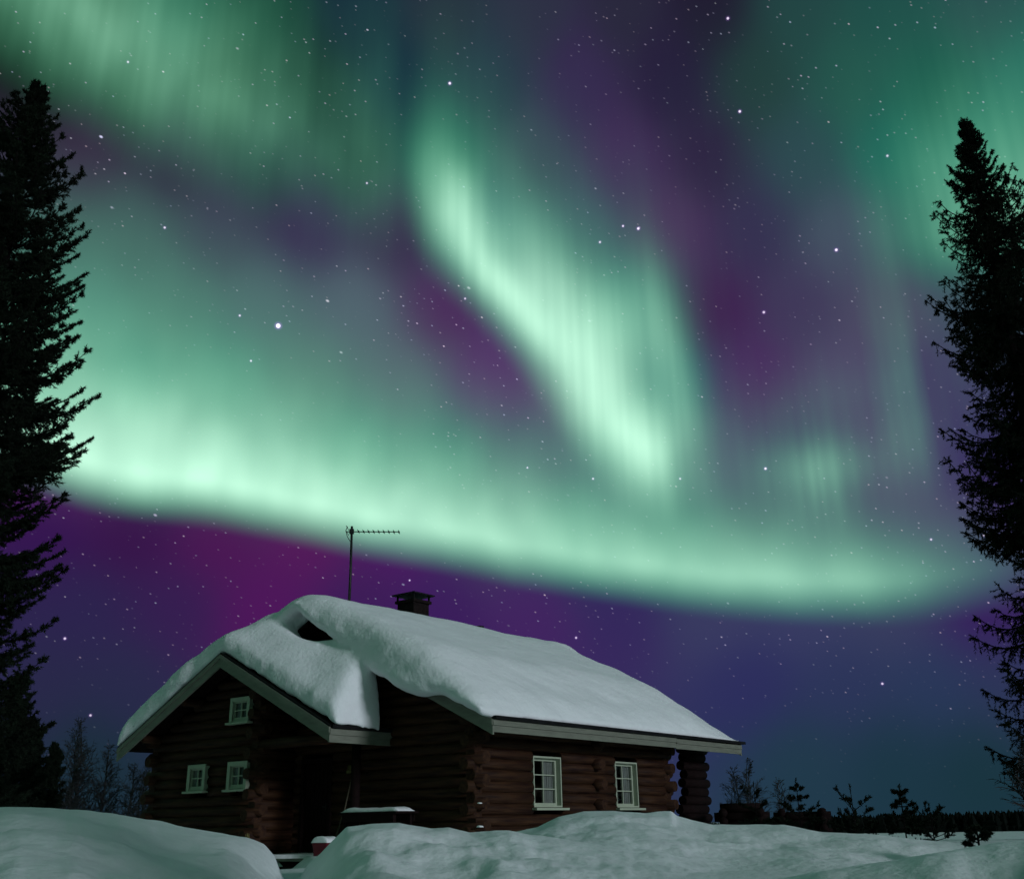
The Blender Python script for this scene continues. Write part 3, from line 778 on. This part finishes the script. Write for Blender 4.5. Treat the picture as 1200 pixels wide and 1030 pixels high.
def main_snow():
    s = np.linspace(0, 1, 240); t = np.linspace(0, 1, 200)
    S, T = np.meshgrid(s, t, indexing='ij')
    wob = 0.05 * fnoise(T * 10, T * 0, 1.0, 3)
    u0 = -1.05 + wob + 0.05 * np.sin(T * 23); u1 = 9.62 + 0.04 * fnoise(T * 10, T * 0 + 4, 1.0, 7)
    U = u0 + (u1 - u0) * S
    v0 = -1.02 + 0.035 * fnoise(S * 14, S * 0, 1.0, 11); v1 = 9.75
    V = v0 + (v1 - v0) * T
    eu, ev = np.minimum(U - u0, u1 - U), np.minimum(V - v0, v1 - V)
    soft = np.sqrt((V - RIDGE) ** 2 + 0.65 ** 2) - 0.0
    base = 3.12 + DECK + SLOPE * ((RIDGE - EAVE) - np.abs(V - RIDGE))
    top_plane = 3.12 + DECK + SLOPE * ((RIDGE - EAVE) - soft)
    thick = 0.86 - 0.44 * sstep(ev, 1.6, 0.0)
    thick = thick * (0.15 + 0.85 * rounded(ev, 0.42)) * (0.40 + 0.60 * rounded(U - u0, 0.45)) * (0.05 + 0.95 * rounded(u1 - U, 0.75))
    thick = thick * (1 - 0.5 * sstep(U, 7.2, 9.3) * sstep(np.abs(V - RIDGE), 0.2, 1.4))
    top = top_plane + np.maximum(thick, 0.02) + 0.05 * fnoise(U, V, 0.5, 17, 3) * sstep(np.minimum(eu, ev), 0, 0.8)
    # the lip hangs free of the deck and curls up underneath
    under = 0.02 + 0.10 * (1 - rounded(ev, 0.12)) + 0.06 * (1 - rounded(u1 - U, 0.15))
    sag = (0.32 - 0.26 * sstep(V, 2.6, 3.4)) * sstep(V, 0.0, 0.8) * sstep(V, 4.2, 3.6) - 0.10 * sstep(V, 3.8, 4.6)
    hang = sstep(U, NEAR_VERGE - 0.05, NEAR_VERGE - 0.12)
    bot = base + under - hang * (sag - 0.20 * (1 - rounded(U - u0, 0.25)) + 0.05 * fnoise(V, V * 0, 2.3, 19, 2))
    top = np.maximum(top, bot + 0.05)
    return heightfield_solid(U, V, top, bot)


def wing_snow():
    s = np.linspace(0, 1, 120); t = np.linspace(0, 1, 220)
    S, T = np.meshgrid(s, t, indexing='ij')
    v0 = 2.06 + 0.06 * fnoise(S * 3, S * 0, 1.0, 31); v1 = 9.75
    V = v0 + (v1 - v0) * T
    u0 = W_VERGE - 0.02 + 0.06 * fnoise(V, V * 0, 1.4, 41) - 0.10 * sstep(V, 5.9, 7.5) * np.maximum(0, np.sin(V * 2.7))
    u1 = -0.42 + 0.9 * sstep(V, 5.35, 5.75) - 0.10 * sstep(V, 3.4, 2.2) + 0.04 * fnoise(V, V * 0 + 3, 1.0, 43)
    U = u0 + (u1 - u0) * S
    ridge = sstep(V, 4.95, 6.2)
    # right slope: a deep drift that has slid towards the eave
    f = np.clip((U - W_VERGE) / 1.25, -0.2, 1.3)
    baseR = 3.12 + DECK + SLOPE * ((FAR_EAVE - W_RIDGE) - np.sqrt((V - W_RIDGE) ** 2 + 0.35 ** 2))
    thickR = 0.62 + 0.86 * sstep(f, -0.15, 0.95) + 0.30 * np.exp(-((V - 2.55) / 0.6) ** 2) * np.clip(f, 0, 1) - 0.58 * np.exp(-((V - 4.35) / 0.62) ** 2) * sstep(f, 0.45, 0.95)
    topR = baseR + thickR
    # left slope climbs into the main roof's blanket
    soft_main = 3.12 + DECK + SLOPE * ((RIDGE - EAVE) - np.sqrt((V - RIDGE) ** 2 + 0.65 ** 2)) + 0.84
    baseL = 3.12 + DECK + SLOPE * ((FAR_EAVE - W_RIDGE) - np.sqrt((V - W_RIDGE) ** 2 + 0.5 ** 2))
    topL = baseL + 0.84
    g = sstep(U, -1.7, -0.35)
    topL = topL * (1 - g) + np.maximum(soft_main, topL) * g
    top = topR * (1 - ridge) + topL * ridge
    base = 3.12 + DECK + SLOPE * ((FAR_EAVE - W_RIDGE) - np.abs(V - W_RIDGE))
    ev = np.minimum(V - v0, v1 - V)
    k = (0.10 + 0.90 * rounded(V - v0, 0.30)) * (0.10 + 0.90 * rounded(v1 - V, 0.8))
    ku = 0.60 + 0.40 * rounded(U - u0, 0.55 - 0.15 * ridge)
    kb = 0.62 + 0.38 * rounded(u1 - U, 0.2)
    top = base + (top - base) * k * ku * kb
    top = top + 0.05 * fnoise(U, V, 0.8, 47, 3) * sstep(ev, 0, 0.5)
    bot = base + 0.08 + 0.08 * (1 - rounded(U - u0, 0.12)) + 0.03 * (1 - rounded(V - v0, 0.15))
    bot = np.where(U > -0.55, base - 0.02, bot)
    top = np.maximum(top, bot + 0.05)
    return heightfield_solid(U, V, top, bot)


snow_body([main_snow(), wing_snow()], 'roof_snow', 'thick rounded blanket of snow lying over the whole cabin roof', 0.055, 9)

# ------------------------------------------------------------------ things standing about the porch
def at_cabin(name, label, cat, u, v, z, rz=0.0, group=None):
    return thing(name, label, cat, to_world(u, v, z), PHI + rz, group)


def snow_cap(name, label, pts_w, prof, loc, rz=0.0, seed=1):
    """small heap: half-length, half-width, height"""
    lx, ly, h = pts_w
    n, m = 36, 16
    S, T = np.meshgrid(np.linspace(-1, 1, n), np.linspace(-1, 1, m), indexing='ij')
    q = rounded(1 - np.abs(S), 0.25) * rounded(1 - np.abs(T), prof)
    Z = h * (0.12 + 0.88 * q) * (1 + 0.35 * fnoise(S * lx * 4, T * ly * 4, 1.0, seed))
    V, F = heightfield_solid(S * lx, T * ly, Z, Z * 0)
    o = mesh_object(name, V, F, MAT['snow'], flat=False)
    o.location = loc; o.rotation_euler = (0, 0, rz)
    tag(o, label, 'snow')
    return o


tb = at_cabin('wooden_table', 'dark wooden outdoor table against the gable wall, snow on its top', 'table', -0.62, 2.0, 0.0, PHI * 0)
top_ = MB()
for k in range(4):
    top_.box(-0.33 + k * 0.165, -0.175 + k * 0.165, -0.82, 0.82, 1.56, 1.60)
top_.build('table_top', MAT['dark_wood'], tb)
MB().box(-0.30, -0.27, -0.72, 0.72, 1.42, 1.559).box(0.27, 0.30, -0.72, 0.72, 1.42, 1.559).build('apron', MAT['dark_wood'], tb)
for sx in (-1, 1):
    for sy in (-1, 1):
        MB().box(sx * 0.23 - 0.035, sx * 0.23 + 0.035, sy * 0.66 - 0.035, sy * 0.66 + 0.035, 0.6, 1.558).build('leg', MAT['dark_wood'], tb)
snow_cap('table_snow', 'thin strip of snow along the dark table top', (0.24, 0.80, 0.075), 0.3, to_world(-0.62, 2.02, 1.602), PHI, 5)

bn = at_cabin('storage_bin', 'small dark red plastic bin half buried in the bank beside the porch step', 'bin', -1.42, 2.62, 0.56, 0.1)
body = MB()
b = 0
ring = []
for z, hx, hy in ((0.0, 0.13, 0.16), (0.42, 0.17, 0.20), (0.46, 0.18, 0.21), (0.49, 0.18, 0.21)):
    r = 0.05
    for cx, cy, a0 in ((hx - r, hy - r, 0), (-hx + r, hy - r, 90), (-hx + r, -hy + r, 180), (hx - r, -hy + r, 270)):
        for q in range(4):
            a = rad(a0 + q * 30)
            body.v.append((cx + r * math.cos(a), cy + r * math.sin(a), z))
for lv in range(3):
    for k in range(16):
        l = (k + 1) % 16
        body.f.append((lv * 16 + k, lv * 16 + l, lv * 16 + 16 + l, lv * 16 + 16 + k))
body.f += [tuple(reversed(range(16))), tuple(range(48, 64))]
body = body.build('bin_body', MAT['red_plastic'], bn)
MB().box(-0.195, -0.182, -0.06, 0.06, 0.30, 0.34).build('handle', MAT['red_plastic'], bn)
snow_cap('bin_snow', 'small dome of snow on the dark red bin', (0.18, 0.21, 0.11), 0.9, to_world(-1.42, 2.62, 1.05), PHI + 0.1, 8)

def straw_besom():
    t = at_cabin('besom_broom', 'small olive cone-shaped besom broom standing left of the porch', 'broom', -1.50, 4.93, 0.70)
    mb = MB(); rr = random.Random(5)
    for k in range(110):
        a = rr.uniform(0, 6.283); r0 = 0.11 * math.sqrt(rr.random()); r1 = r0 * 0.35
        h = rr.uniform(0.36, 0.55)
        mb.tube([(r0 * math.cos(a), r0 * math.sin(a), rr.uniform(0, .03)), (r0 * 0.95 * math.cos(a), r0 * 0.95 * math.sin(a), h * 0.45), (r1 * math.cos(a), r1 * math.sin(a), h)], [0.007, 0.008, 0.005], 4)
    mb.build('bristles', MAT['straw'], t)
    MB().tube([(0, 0, 0.34), (0, 0, 0.36), (0, 0, 0.40), (0, 0, 0.42)], [0.055, 0.07, 0.065, 0.05], 10).build('binding', MAT['pale_wood'], t)
    return t


straw_besom()
br = at_cabin('snow_brush', 'long-handled brush with pale bristle head leaning on the dark gable wall', 'brush', -0.42, 3.24, 0.80)
MB().tube([(-0.12, 0.20, 0.0), (0.10, 0.06, 0.85), (0.25, 0.0, 1.62)], [0.016, 0.015, 0.015], 8).build('handle', MAT['pale_wood'], br, flat=False)
hd = MB().box(0.18, 0.24, -0.13, 0.13, 1.60, 1.65)
for k in range(60):
    x, y = 0.185 + 0.05 * rng.random(), -0.125 + 0.25 * rng.random()
    hd.tube([(x, y, 1.652), (x + rng.uniform(-.02, .02), y * 1.1, 1.76)], [0.006, 0.004], 4)
hd.build('brush_head', MAT['straw'], br)
# snow caught on the log ends at the near corner
for i, (u, v, z, s, lab) in enumerate([(-0.20, -0.30, 1.70, 0.030, 'tiny lump of snow caught highest on the log ends at the near cabin corner'), (-0.17, -0.28, 1.28, 0.042, 'small lump of snow low on the log ends at the near cabin corner')]):
    snow_cap('snow_lump', lab, (s * 1.4, s, s * 0.7), 0.9, to_world(u, v, z), PHI, 30 + i)


# ------------------------------------------------------------------ conifers
def blades_mesh(name, P0, DIR, LEN, per, nl, nw, seed, mat, parent, spread=0.75):
    """needles as thin triangles along twigs: P0, DIR (n,3), LEN (n,)"""
    r = np.random.default_rng(seed)
    n = len(P0)
    s = r.random((n, per)) ** 0.85
    base = P0[:, None, :] + DIR[:, None, :] * (LEN[:, None] * s)[..., None]
    d = DIR[:, None, :] * r.uniform(0.25, 0.8, (n, per))[..., None] + r.normal(0, spread, (n, per, 3)) * 0.6
    d /= np.linalg.norm(d, axis=-1, keepdims=True)
    side = np.cross(d, r.normal(0, 1, (n, per, 3))); side /= np.linalg.norm(side, axis=-1, keepdims=True) + 1e-9
    l = nl * r.uniform(0.6, 1.25, (n, per))[..., None]
    V = np.stack([base - side * nw, base + side * nw, base + d * l], 2).reshape(-1, 3)
    F = np.arange(len(V)).reshape(-1, 3)
    return mesh_object(name, V, F, mat, parent)


def conifer(name, label, top_z, radius_fn, base_loc, seed, whorl, tuft, droop, group=None, start=1.2, per=16, nl=0.05, nw=0.006, bare=0.06, gap=0.2, size=1.0):
    r = random.Random(seed)
    t = thing(name, label, 'tree', base_loc, 0, group)
    t.scale = (size, size, size)
    P0, DD, LL = [], [], []
    wood = MB()
    tr = max(0.05, top_z * 0.011)
    wood.tube([(0, 0, -0.5), (0.02, 0.01, top_z * 0.3), (-0.02, 0, top_z * 0.65), (0, 0, top_z * 0.97)], [tr * 1.3, tr, tr * 0.6, 0.012], 8)
    wood.build('trunk', MAT['bark'], t, flat=False)
    limbs = MB()
    z = start
    while z < top_z - 0.08:
        f = (top_z - z) / top_z
        for k in range(r.choice(whorl) + (2 if f > 0.5 else 0)):
            a = r.uniform(0, 2 * math.pi)
            zz = z + r.uniform(-0.12, 0.12)
            if zz > top_z - 0.05: continue
            L = radius_fn(zz) * r.choice([r.uniform(0.45, 0.85), r.uniform(0.75, 1.08), r.uniform(0.9, 1.15)])
            if L < 0.06: L = 0.06
            up = (0.75 * (1 - f) ** 2 + 0.15 - droop * f) * L
            pts = []
            n = max(4, int(L / 0.14))
            sw = r.uniform(-0.25, 0.25)
            for q in range(n + 1):
                s = q / n
                ang = a + sw * s * s
                h = up * s - droop * 0.55 * L * math.sin(s * math.pi * 0.8) + (0.28 if tuft else 0.10) * L * s ** 3 * (0.4 + droop)
                pts.append(Vector((L * s * math.cos(ang), L * s * math.sin(ang), zz + h)))
            limbs.tube(pts, [0.006 + 0.018 * L * (1 - q / n) for q in range(n + 1)], 4, cap=False)
            for q in range(1, n + 1):
                s = q / n
                if s < 0.16 + bare: continue
                dirv = (pts[q] - pts[q - 1]).normalized()
                sidev = dirv.cross(Vector((0, 0, 1))).normalized()
                m = 1 if r.random() < 0.12 else 3
                for side in (-1, 1):
                    for e in range(m):
                        tl = (0.05 + 0.06 * min(L, 1.2) + 0.24 * L * (1 - s)) * r.uniform(0.5, 1.25)
                        tl = min(tl, 0.42)
                        hang = r.uniform(0.1, 0.75) * droop * 1.3 - (0.45 if tuft else 0.0) * r.random()
                        d = (dirv * r.uniform(0.3, 0.9) + sidev * side * r.uniform(0.4, 1.0) - Vector((0, 0, 1)) * hang).normalized()
                        P0.append(pts[q] - dirv * r.uniform(0, 0.1)); DD.append(d); LL.append(tl)
                        if tl > 0.22:
                            for w2 in range(2):
                                d2 = (d + Vector((r.uniform(-.7, .7), r.uniform(-.7, .7), r.uniform(-.7, .3) - 0.5 * droop))).normalized()
                                P0.append(pts[q] + d * tl * r.uniform(0.3, 0.8)); DD.append(d2); LL.append(tl * 0.5)
            if not tuft:        # curtains of hanging twigs under the older boughs
                for q in range(1, n + 1):
                    for e in range(2):
                        if q / n < 0.12: continue
                        p = pts[q] + (pts[q - 1] - pts[q]) * r.random()
                        d = Vector((r.uniform(-.35, .35), r.uniform(-.35, .35), -1)).normalized()
                        P0.append(p); DD.append(d); LL.append(r.uniform(0.08, 0.26) * min(1, 0.35 + L) * (0.6 + f))
            P0.append(pts[-1] - (pts[-1] - pts[-2]) * 0.5); DD.append((pts[-1] - pts[-2]).normalized()); LL.append(0.06 + 0.08 * min(L, 1))
        z += gap * (0.6 + 0.8 * f) * r.uniform(0.6, 1.4)
    P0.append(Vector((0, 0, top_z - 0.35))); DD.append(Vector((0, 0, 1))); LL.append(0.35)
    limbs.build('branches', MAT['bark'], t)
    blades_mesh('crown', np.array(P0), np.array(DD), np.array(LL), per, nl, nw, seed, MAT['needles'], t, 0.95 if tuft else 0.7)
    return t


def profile(table):
    zs, rs = np.array(sorted(table)).T
    return lambda z: float(np.interp(z, zs, rs))


left_r = profile([(16.1, .05), (15.7, .16), (15.1, .40), (14.4, .75), (13, 1.05), (12, 1.22), (11, 1.42), (10.4, 1.6), (9.5, 1.4), (8.6, 2.0), (7.5, 1.75), (6.9, 1.65), (6, 1.62), (5.3, 1.72), (4.5, 1.75), (3, 1.85), (1, 2.1)])
conifer('pine_tree', 'tall dark pine cut by the left edge of the photo', 16.1, left_r, (-9.814, 17.426, 0.0), 3, (6, 7, 8), True, 0.25, start=0.7, per=32, nl=0.065, nw=0.009, gap=0.23)
right_r = profile([(13.45, .05), (13.0, .16), (12.4, .34), (12, .5), (11, .9), (9.3, 1.22), (8, 1.36), (7.1, 1.45), (6.4, 1.35), (5.8, 1.1), (5.2, 1.1), (4.6, 1.25), (4.1, 1.2), (3.4, 1.4), (2.5, 1.3), (1.5, 1.0)])
conifer('spruce_tree', 'tall narrow dark spruce with drooping twigs near the right edge', 13.45, right_r, (14.29, 26.45, -0.87), 8, (7, 8, 9), False, 0.75, start=1.8, per=34, nl=0.045, nw=0.0065, gap=0.22, size=1.67)
conifer('spruce_tree', 'second dark spruce standing just behind the tall narrow one, its top lower', 11.8, lambda z: right_r(z * 13.45 / 11.8) * 1.1, (17.70, 29.39, -0.87), 21, (6, 7), False, 0.75, start=2.0, per=24, nl=0.055, nw=0.009, size=1.67)
conifer('spruce_tree', 'broad dark spruce behind the left pine, near the bare birches', 5.2, lambda z: 0.34 * (5.4 - z), (-15.8, 34.5, -0.5), 31, (5, 6), False, 0.5, start=0.8, per=14, nl=0.12, nw=0.02)
conifer('spruce_tree', 'slim dark spruce between the left pine and the bare birches', 4.9, lambda z: 0.30 * (5.1 - z), (-16.7, 38.5, -0.5), 33, (4, 5), False, 0.5, start=0.6, per=14, nl=0.12, nw=0.02)


conifer('spruce_tree', 'tall unseen spruce added beside the camera to shade the left snowbank', 13.0, lambda z: 0.16 * (13.2 - z), (7.4, 0.2, 0.0), 41, (5, 6), False, 0.6, start=1.0, per=8, nl=0.12, nw=0.03, gap=0.3)  # added out of view, only to throw soft shade on the left bank


conifer('spruce_tree', 'wide dark spruce partly hidden by the left pine, nearest the photo edge', 6.0, lambda z: 0.36 * (6.2 - z), (-14.6, 30.6, -0.3), 43, (5, 6), False, 0.5, start=0.6, per=14, nl=0.10, nw=0.016)


# young pines and seedlings poking out of the snow on the right
def sapling(label, loc, h, whorls, seed, name='pine_sapling'):
    r = random.Random(seed)
    t = thing(name, label, 'sapling', loc)
    limbs = MB().tube([(0, 0, -0.6), (0.003, 0, h * 0.5), (0, 0, h)], [0.013, 0.011, 0.007], 6)
    P0, DD, LL = [], [], []
    for z, L, n, lift in whorls:
        a0 = r.uniform(0, 6.28)
        for k in range(n):
            a = a0 + 6.283 * k / n + r.uniform(-.3, .3)
            l = L * r.uniform(0.75, 1.15)
            zk = z + r.uniform(-0.05, 0.05)
            e = Vector((math.cos(a) * l, math.sin(a) * l, zk + lift * l * r.uniform(0.6, 1.3))); s = Vector((0, 0, zk))
            mid = (s + e) * 0.5 - Vector((0, 0, 0.06 * l))
            limbs.tube([s, mid, e], [0.009, 0.007, 0.005], 4)
            d = (e - mid).normalized()
            P0.append(mid); DD.append(d); LL.append((e - mid).length + 0.03)
            for w in range(9):
                d2 = (d * 0.8 + Vector((r.uniform(-.8, .8), r.uniform(-.8, .8), r.uniform(-.5, .6)))).normalized()
                P0.append(s + (e - s) * r.uniform(0.3, 1) ** 0.7); DD.append(d2); LL.append(r.uniform(0.05, 0.12) * min(1, L / 0.32))
    P0.append(Vector((0, 0, h - 0.1))); DD.append(Vector((0, 0, 1))); LL.append(0.12)
    limbs.build('trunk', MAT['bark'], t)
    blades_mesh('crown', np.array(P0), np.array(DD), np.array(LL), 40, 0.045, 0.008, seed, MAT['needles'], t, 0.9)
    return t


sapling('lanky pine sapling with two tufts rising over the shorter log parapet', (5.31, 24.43, 0.75), 1.36, [(0.98, 0.28, 3, 0.75), (0.78, 0.34, 4, 0.45), (0.45, 0.4, 5, 0.3), (0.3, 0.4, 5, 0.5)], 1)
sapling('bushy pine sapling with a cross-shaped top in front of the longer log parapet', (5.47, 21.31, 0.75), 1.30, [(1.12, 0.13, 4, 0.5), (0.90, 0.19, 5, 0.25), (0.60, 0.36, 6, 0.6), (0.42, 0.42, 6, 0.3), (0.22, 0.45, 6, 0.4)], 2)
sapling('thin pine sapling with tufts at either side against the far forest', (6.44, 21.04, 0.75), 1.16, [(0.68, 0.34, 3, 0.75), (0.52, 0.36, 4, 0.55), (0.36, 0.42, 6, 0.3), (0.2, 0.45, 6, 0.2)], 3)
sapling('upright dark sapling with a tiered crown, rightmost of the taller saplings', (5.80, 16.51, 0.72), 1.05, [(0.93, 0.09, 4, 0.5), (0.78, 0.14, 5, 0.2), (0.60, 0.20, 6, 0.1), (0.40, 0.25, 6, 0.05), (0.24, 0.30, 7, 0.0), (0.06, 0.34, 6, 0.0)], 4, 'spruce_sapling')
sapling('low open pine sapling just right of the rightmost taller sapling', (8.45, 22.46, 0.60), 0.95, [(0.62, 0.28, 4, 0.9), (0.48, 0.34, 4, 0.6), (0.30, 0.42, 6, 0.5)], 5)
sapling('tiny pine seedling alone on the snow at the right', (4.99, 12.0, 0.98), 0.22, [(0.14, 0.10, 5, 0.4), (0.06, 0.14, 5, 0.3)], 6, 'pine_seedling')


# bare birches
def birch(label, loc, h, seed, group=None, width=0.26, name='birch_tree'):
    r = random.Random(seed)
    t = thing(name, label, 'tree', loc, 0, group)
    MB().tube([(0, 0, -1.0), (r.uniform(-.05, .05) * h, 0, h * 0.4), (r.uniform(-.05, .05) * h, 0, h * 0.75), (0, 0, h)], [h * 0.013, h * 0.010, h * 0.006, 0.006], 6).build('trunk', MAT['birch_bark'], t)
    mb = MB()

    def grow(p, d, l, rad_, depth):
        pts = [p]
        for q in range(3):
            d = (d + Vector((r.uniform(-.22, .22), r.uniform(-.22, .22), r.uniform(-.02, .22) if depth < 2 else r.uniform(-.3, .1)))).normalized()
            pts.append(pts[-1] + d * l / 3)
        mb.tube(pts, [rad_, rad_ * 0.8, rad_ * 0.55, rad_ * 0.3], 3, cap=False)
        if depth < 3:
            for q in range(5 if depth < 2 else 4):
                i = r.choice((0, 1, 1, 2, 2))
                s = pts[i].lerp(pts[i + 1], r.random())
                d2 = (d + Vector((r.uniform(-.9, .9), r.uniform(-.9, .9), r.uniform(-.4, .5)))).normalized()
                grow(s, d2, l * r.uniform(0.4, 0.65), max(0.009, rad_ * 0.6), depth + 1)
    n = int(26 + h * 5)
    for k in range(n):
        z = h * (0.22 + 0.74 * (k / n) ** 0.9)
        a = r.uniform(0, 6.283)
        l = h * width * (1.15 - z / h) * r.uniform(0.7, 1.25)
        grow(Vector((0, 0, z)), Vector((math.cos(a) * 0.8, math.sin(a) * 0.8, r.uniform(0.6, 1.2))).normalized(), l, 0.012 + 0.005 * h * (1 - z / h), 1)
    mb.build('crown', MAT['birch_bark'], t)
    return t


birch('tallest bare birch between the left spruces and the cabin', (-22.96, 55.43, -0.8), 7.9, 1)
birch('bare birch leaning close to the left of the tallest birch', (-24.4, 54.0, -0.8), 6.2, 2)
birch('bare birch just left of the cabin roof end, under the eave', (-20.2, 56.4, -0.8), 5.6, 3)
birch('slender bare birch seen against the left cabin corner', (-18.02, 51.96, -0.6), 4.9, 4)
birch('low bushy bare birch at the foot of the tallest birch', (-21.6, 52.0, -0.6), 4.0, 5, width=0.34)
birch('bare birch rising just right of the tallest birch', (-21.9, 57.0, -0.8), 6.6, 11)
birch('bare birch half hidden by the tallest birch, thinner', (-23.6, 57.5, -0.8), 7.0, 12, width=0.22)
birch('small bare birch behind the porch pier, left of its pair', (9.77, 49.04, -0.9), 4.5, 6)
birch('small bare birch behind the porch pier, slightly taller of its pair', (10.45, 48.92, -0.9), 4.9, 7)
birch('faint bare birch between the two log parapets', (12.9, 53.47, -1.0), 4.3, 8)
birch('bare young birch at the right edge under the tall spruces', (10.26, 21.74, 0.6), 2.2, 9, width=0.34)
birch('bare shrub birch at the far right edge, lower than its neighbour', (11.15, 23.0, 0.6), 1.7, 10, width=0.42)


# low log parapets beyond the cabin
def parapet(label, P, Q, z0, z1, courses_short, seed):
    r = random.Random(seed)
    P, Q = Vector((*P, 0)), Vector((*Q, 0))
    L = (Q - P).length
    t = thing('log_parapet', label, 'log wall', (P.x, P.y, 0), math.atan2(Q.y - P.y, Q.x - P.x))
    mb = MB(); z = z0 + 0.1; k = 0
    while z < z1:
        e = 0.10 if k % 2 else -0.05
        trim_ = courses_short(z)
        mb.tube([(trim_ * L - e, 0, z), (L * 0.5, 0, z + 0.004), (L + e, 0, z)], [0.108 + r.uniform(-.006, .006)] * 3, 12)
        z += 0.2; k += 1
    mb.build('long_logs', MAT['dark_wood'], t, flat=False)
    m2 = MB(); z = z0 + 0.2
    while z < z1 + 0.05:
        for x in (L - 0.12, 0.12 + courses_short(z) * L):
            m2.tube([(x, -0.28, z), (x, 1.1, z)], 0.105, 12)
        z += 0.2
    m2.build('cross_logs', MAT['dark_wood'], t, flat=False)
    return t


parapet('short dark log parapet with projecting log ends, nearer the cabin porch', (4.86, 26.6), (5.95, 26.35), 0.3, 1.62, lambda z: 0.0, 1)
parapet('longer dark log parapet, its left end sloping, farther right', (6.73, 29.24), (8.15, 28.9), 0.3, 1.50, lambda z: 0.12 if z > 1.2 else 0.0, 2)


# far forest across the frozen lake: one mass of small spruces
def forest():
    r = np.random.default_rng(4)
    V, F = [], []
    b = 0
    for row, (dist, n) in enumerate(((500, 620), (509, 620), (520, 620), (532, 620))):
        for k in range(n):
            a = -40 + 80 * (k + r.random()) / n
            d = dist + r.uniform(-4, 4)
            x, y = math.sin(rad(a)) * d, math.cos(rad(a)) * d
            h = (6.1 + 2.3 * float(sstep(np.array(a), 10, 24)) + 1.5 * math.sin(a * 0.5) * 0.3) * r.uniform(0.8, 1.08)
            w = h * r.uniform(0.2, 0.42)
            m = 5
            rings = [(0.02, 0.9), (0.25, 1.0), (0.32, 0.7), (0.5, 0.75), (0.56, 0.5), (0.75, 0.42), (1.0, 0.03)]
            tw = r.uniform(0, 6)
            for (fz, fr_) in rings:
                for q in range(m):
                    c = tw + 6.283 * q / m
                    jr = w * fr_ * r.uniform(0.75, 1.25)
                    V.append((x + jr * math.cos(c), y + jr * math.sin(c), -4.6 + h * fz))
            for q in range(len(rings) - 1):
                for s in range(m):
                    s2 = (s + 1) % m
                    F.append((b + q * m + s, b + q * m + s2, b + (q + 1) * m + s2, b + (q + 1) * m + s))
            b += m * len(rings)
    o = mesh_object('distant_forest', V, F, MAT['forest'], kind='stuff')
    tag(o, 'low black line of forest beyond the frozen lake', 'forest')
    return o


forest()


# look-alikes share a group
for o in list(COL.objects):
    if o.parent is None and o.get('label'):
        kind = o.name.split('.')[0]
        g = {'birch_tree': 'bare birches around the cabin', 'spruce_tree': 'dark spruces at the edges of the yard', 'pine_sapling': 'young conifers poking out of the snow',
             'spruce_sapling': 'young conifers poking out of the snow', 'pine_seedling': 'young conifers poking out of the snow',
             'log_parapet': 'low log parapets beyond the cabin', 'snow_lump': 'lumps of snow on the log ends'}.get(kind)
        if g:
            o['group'] = g
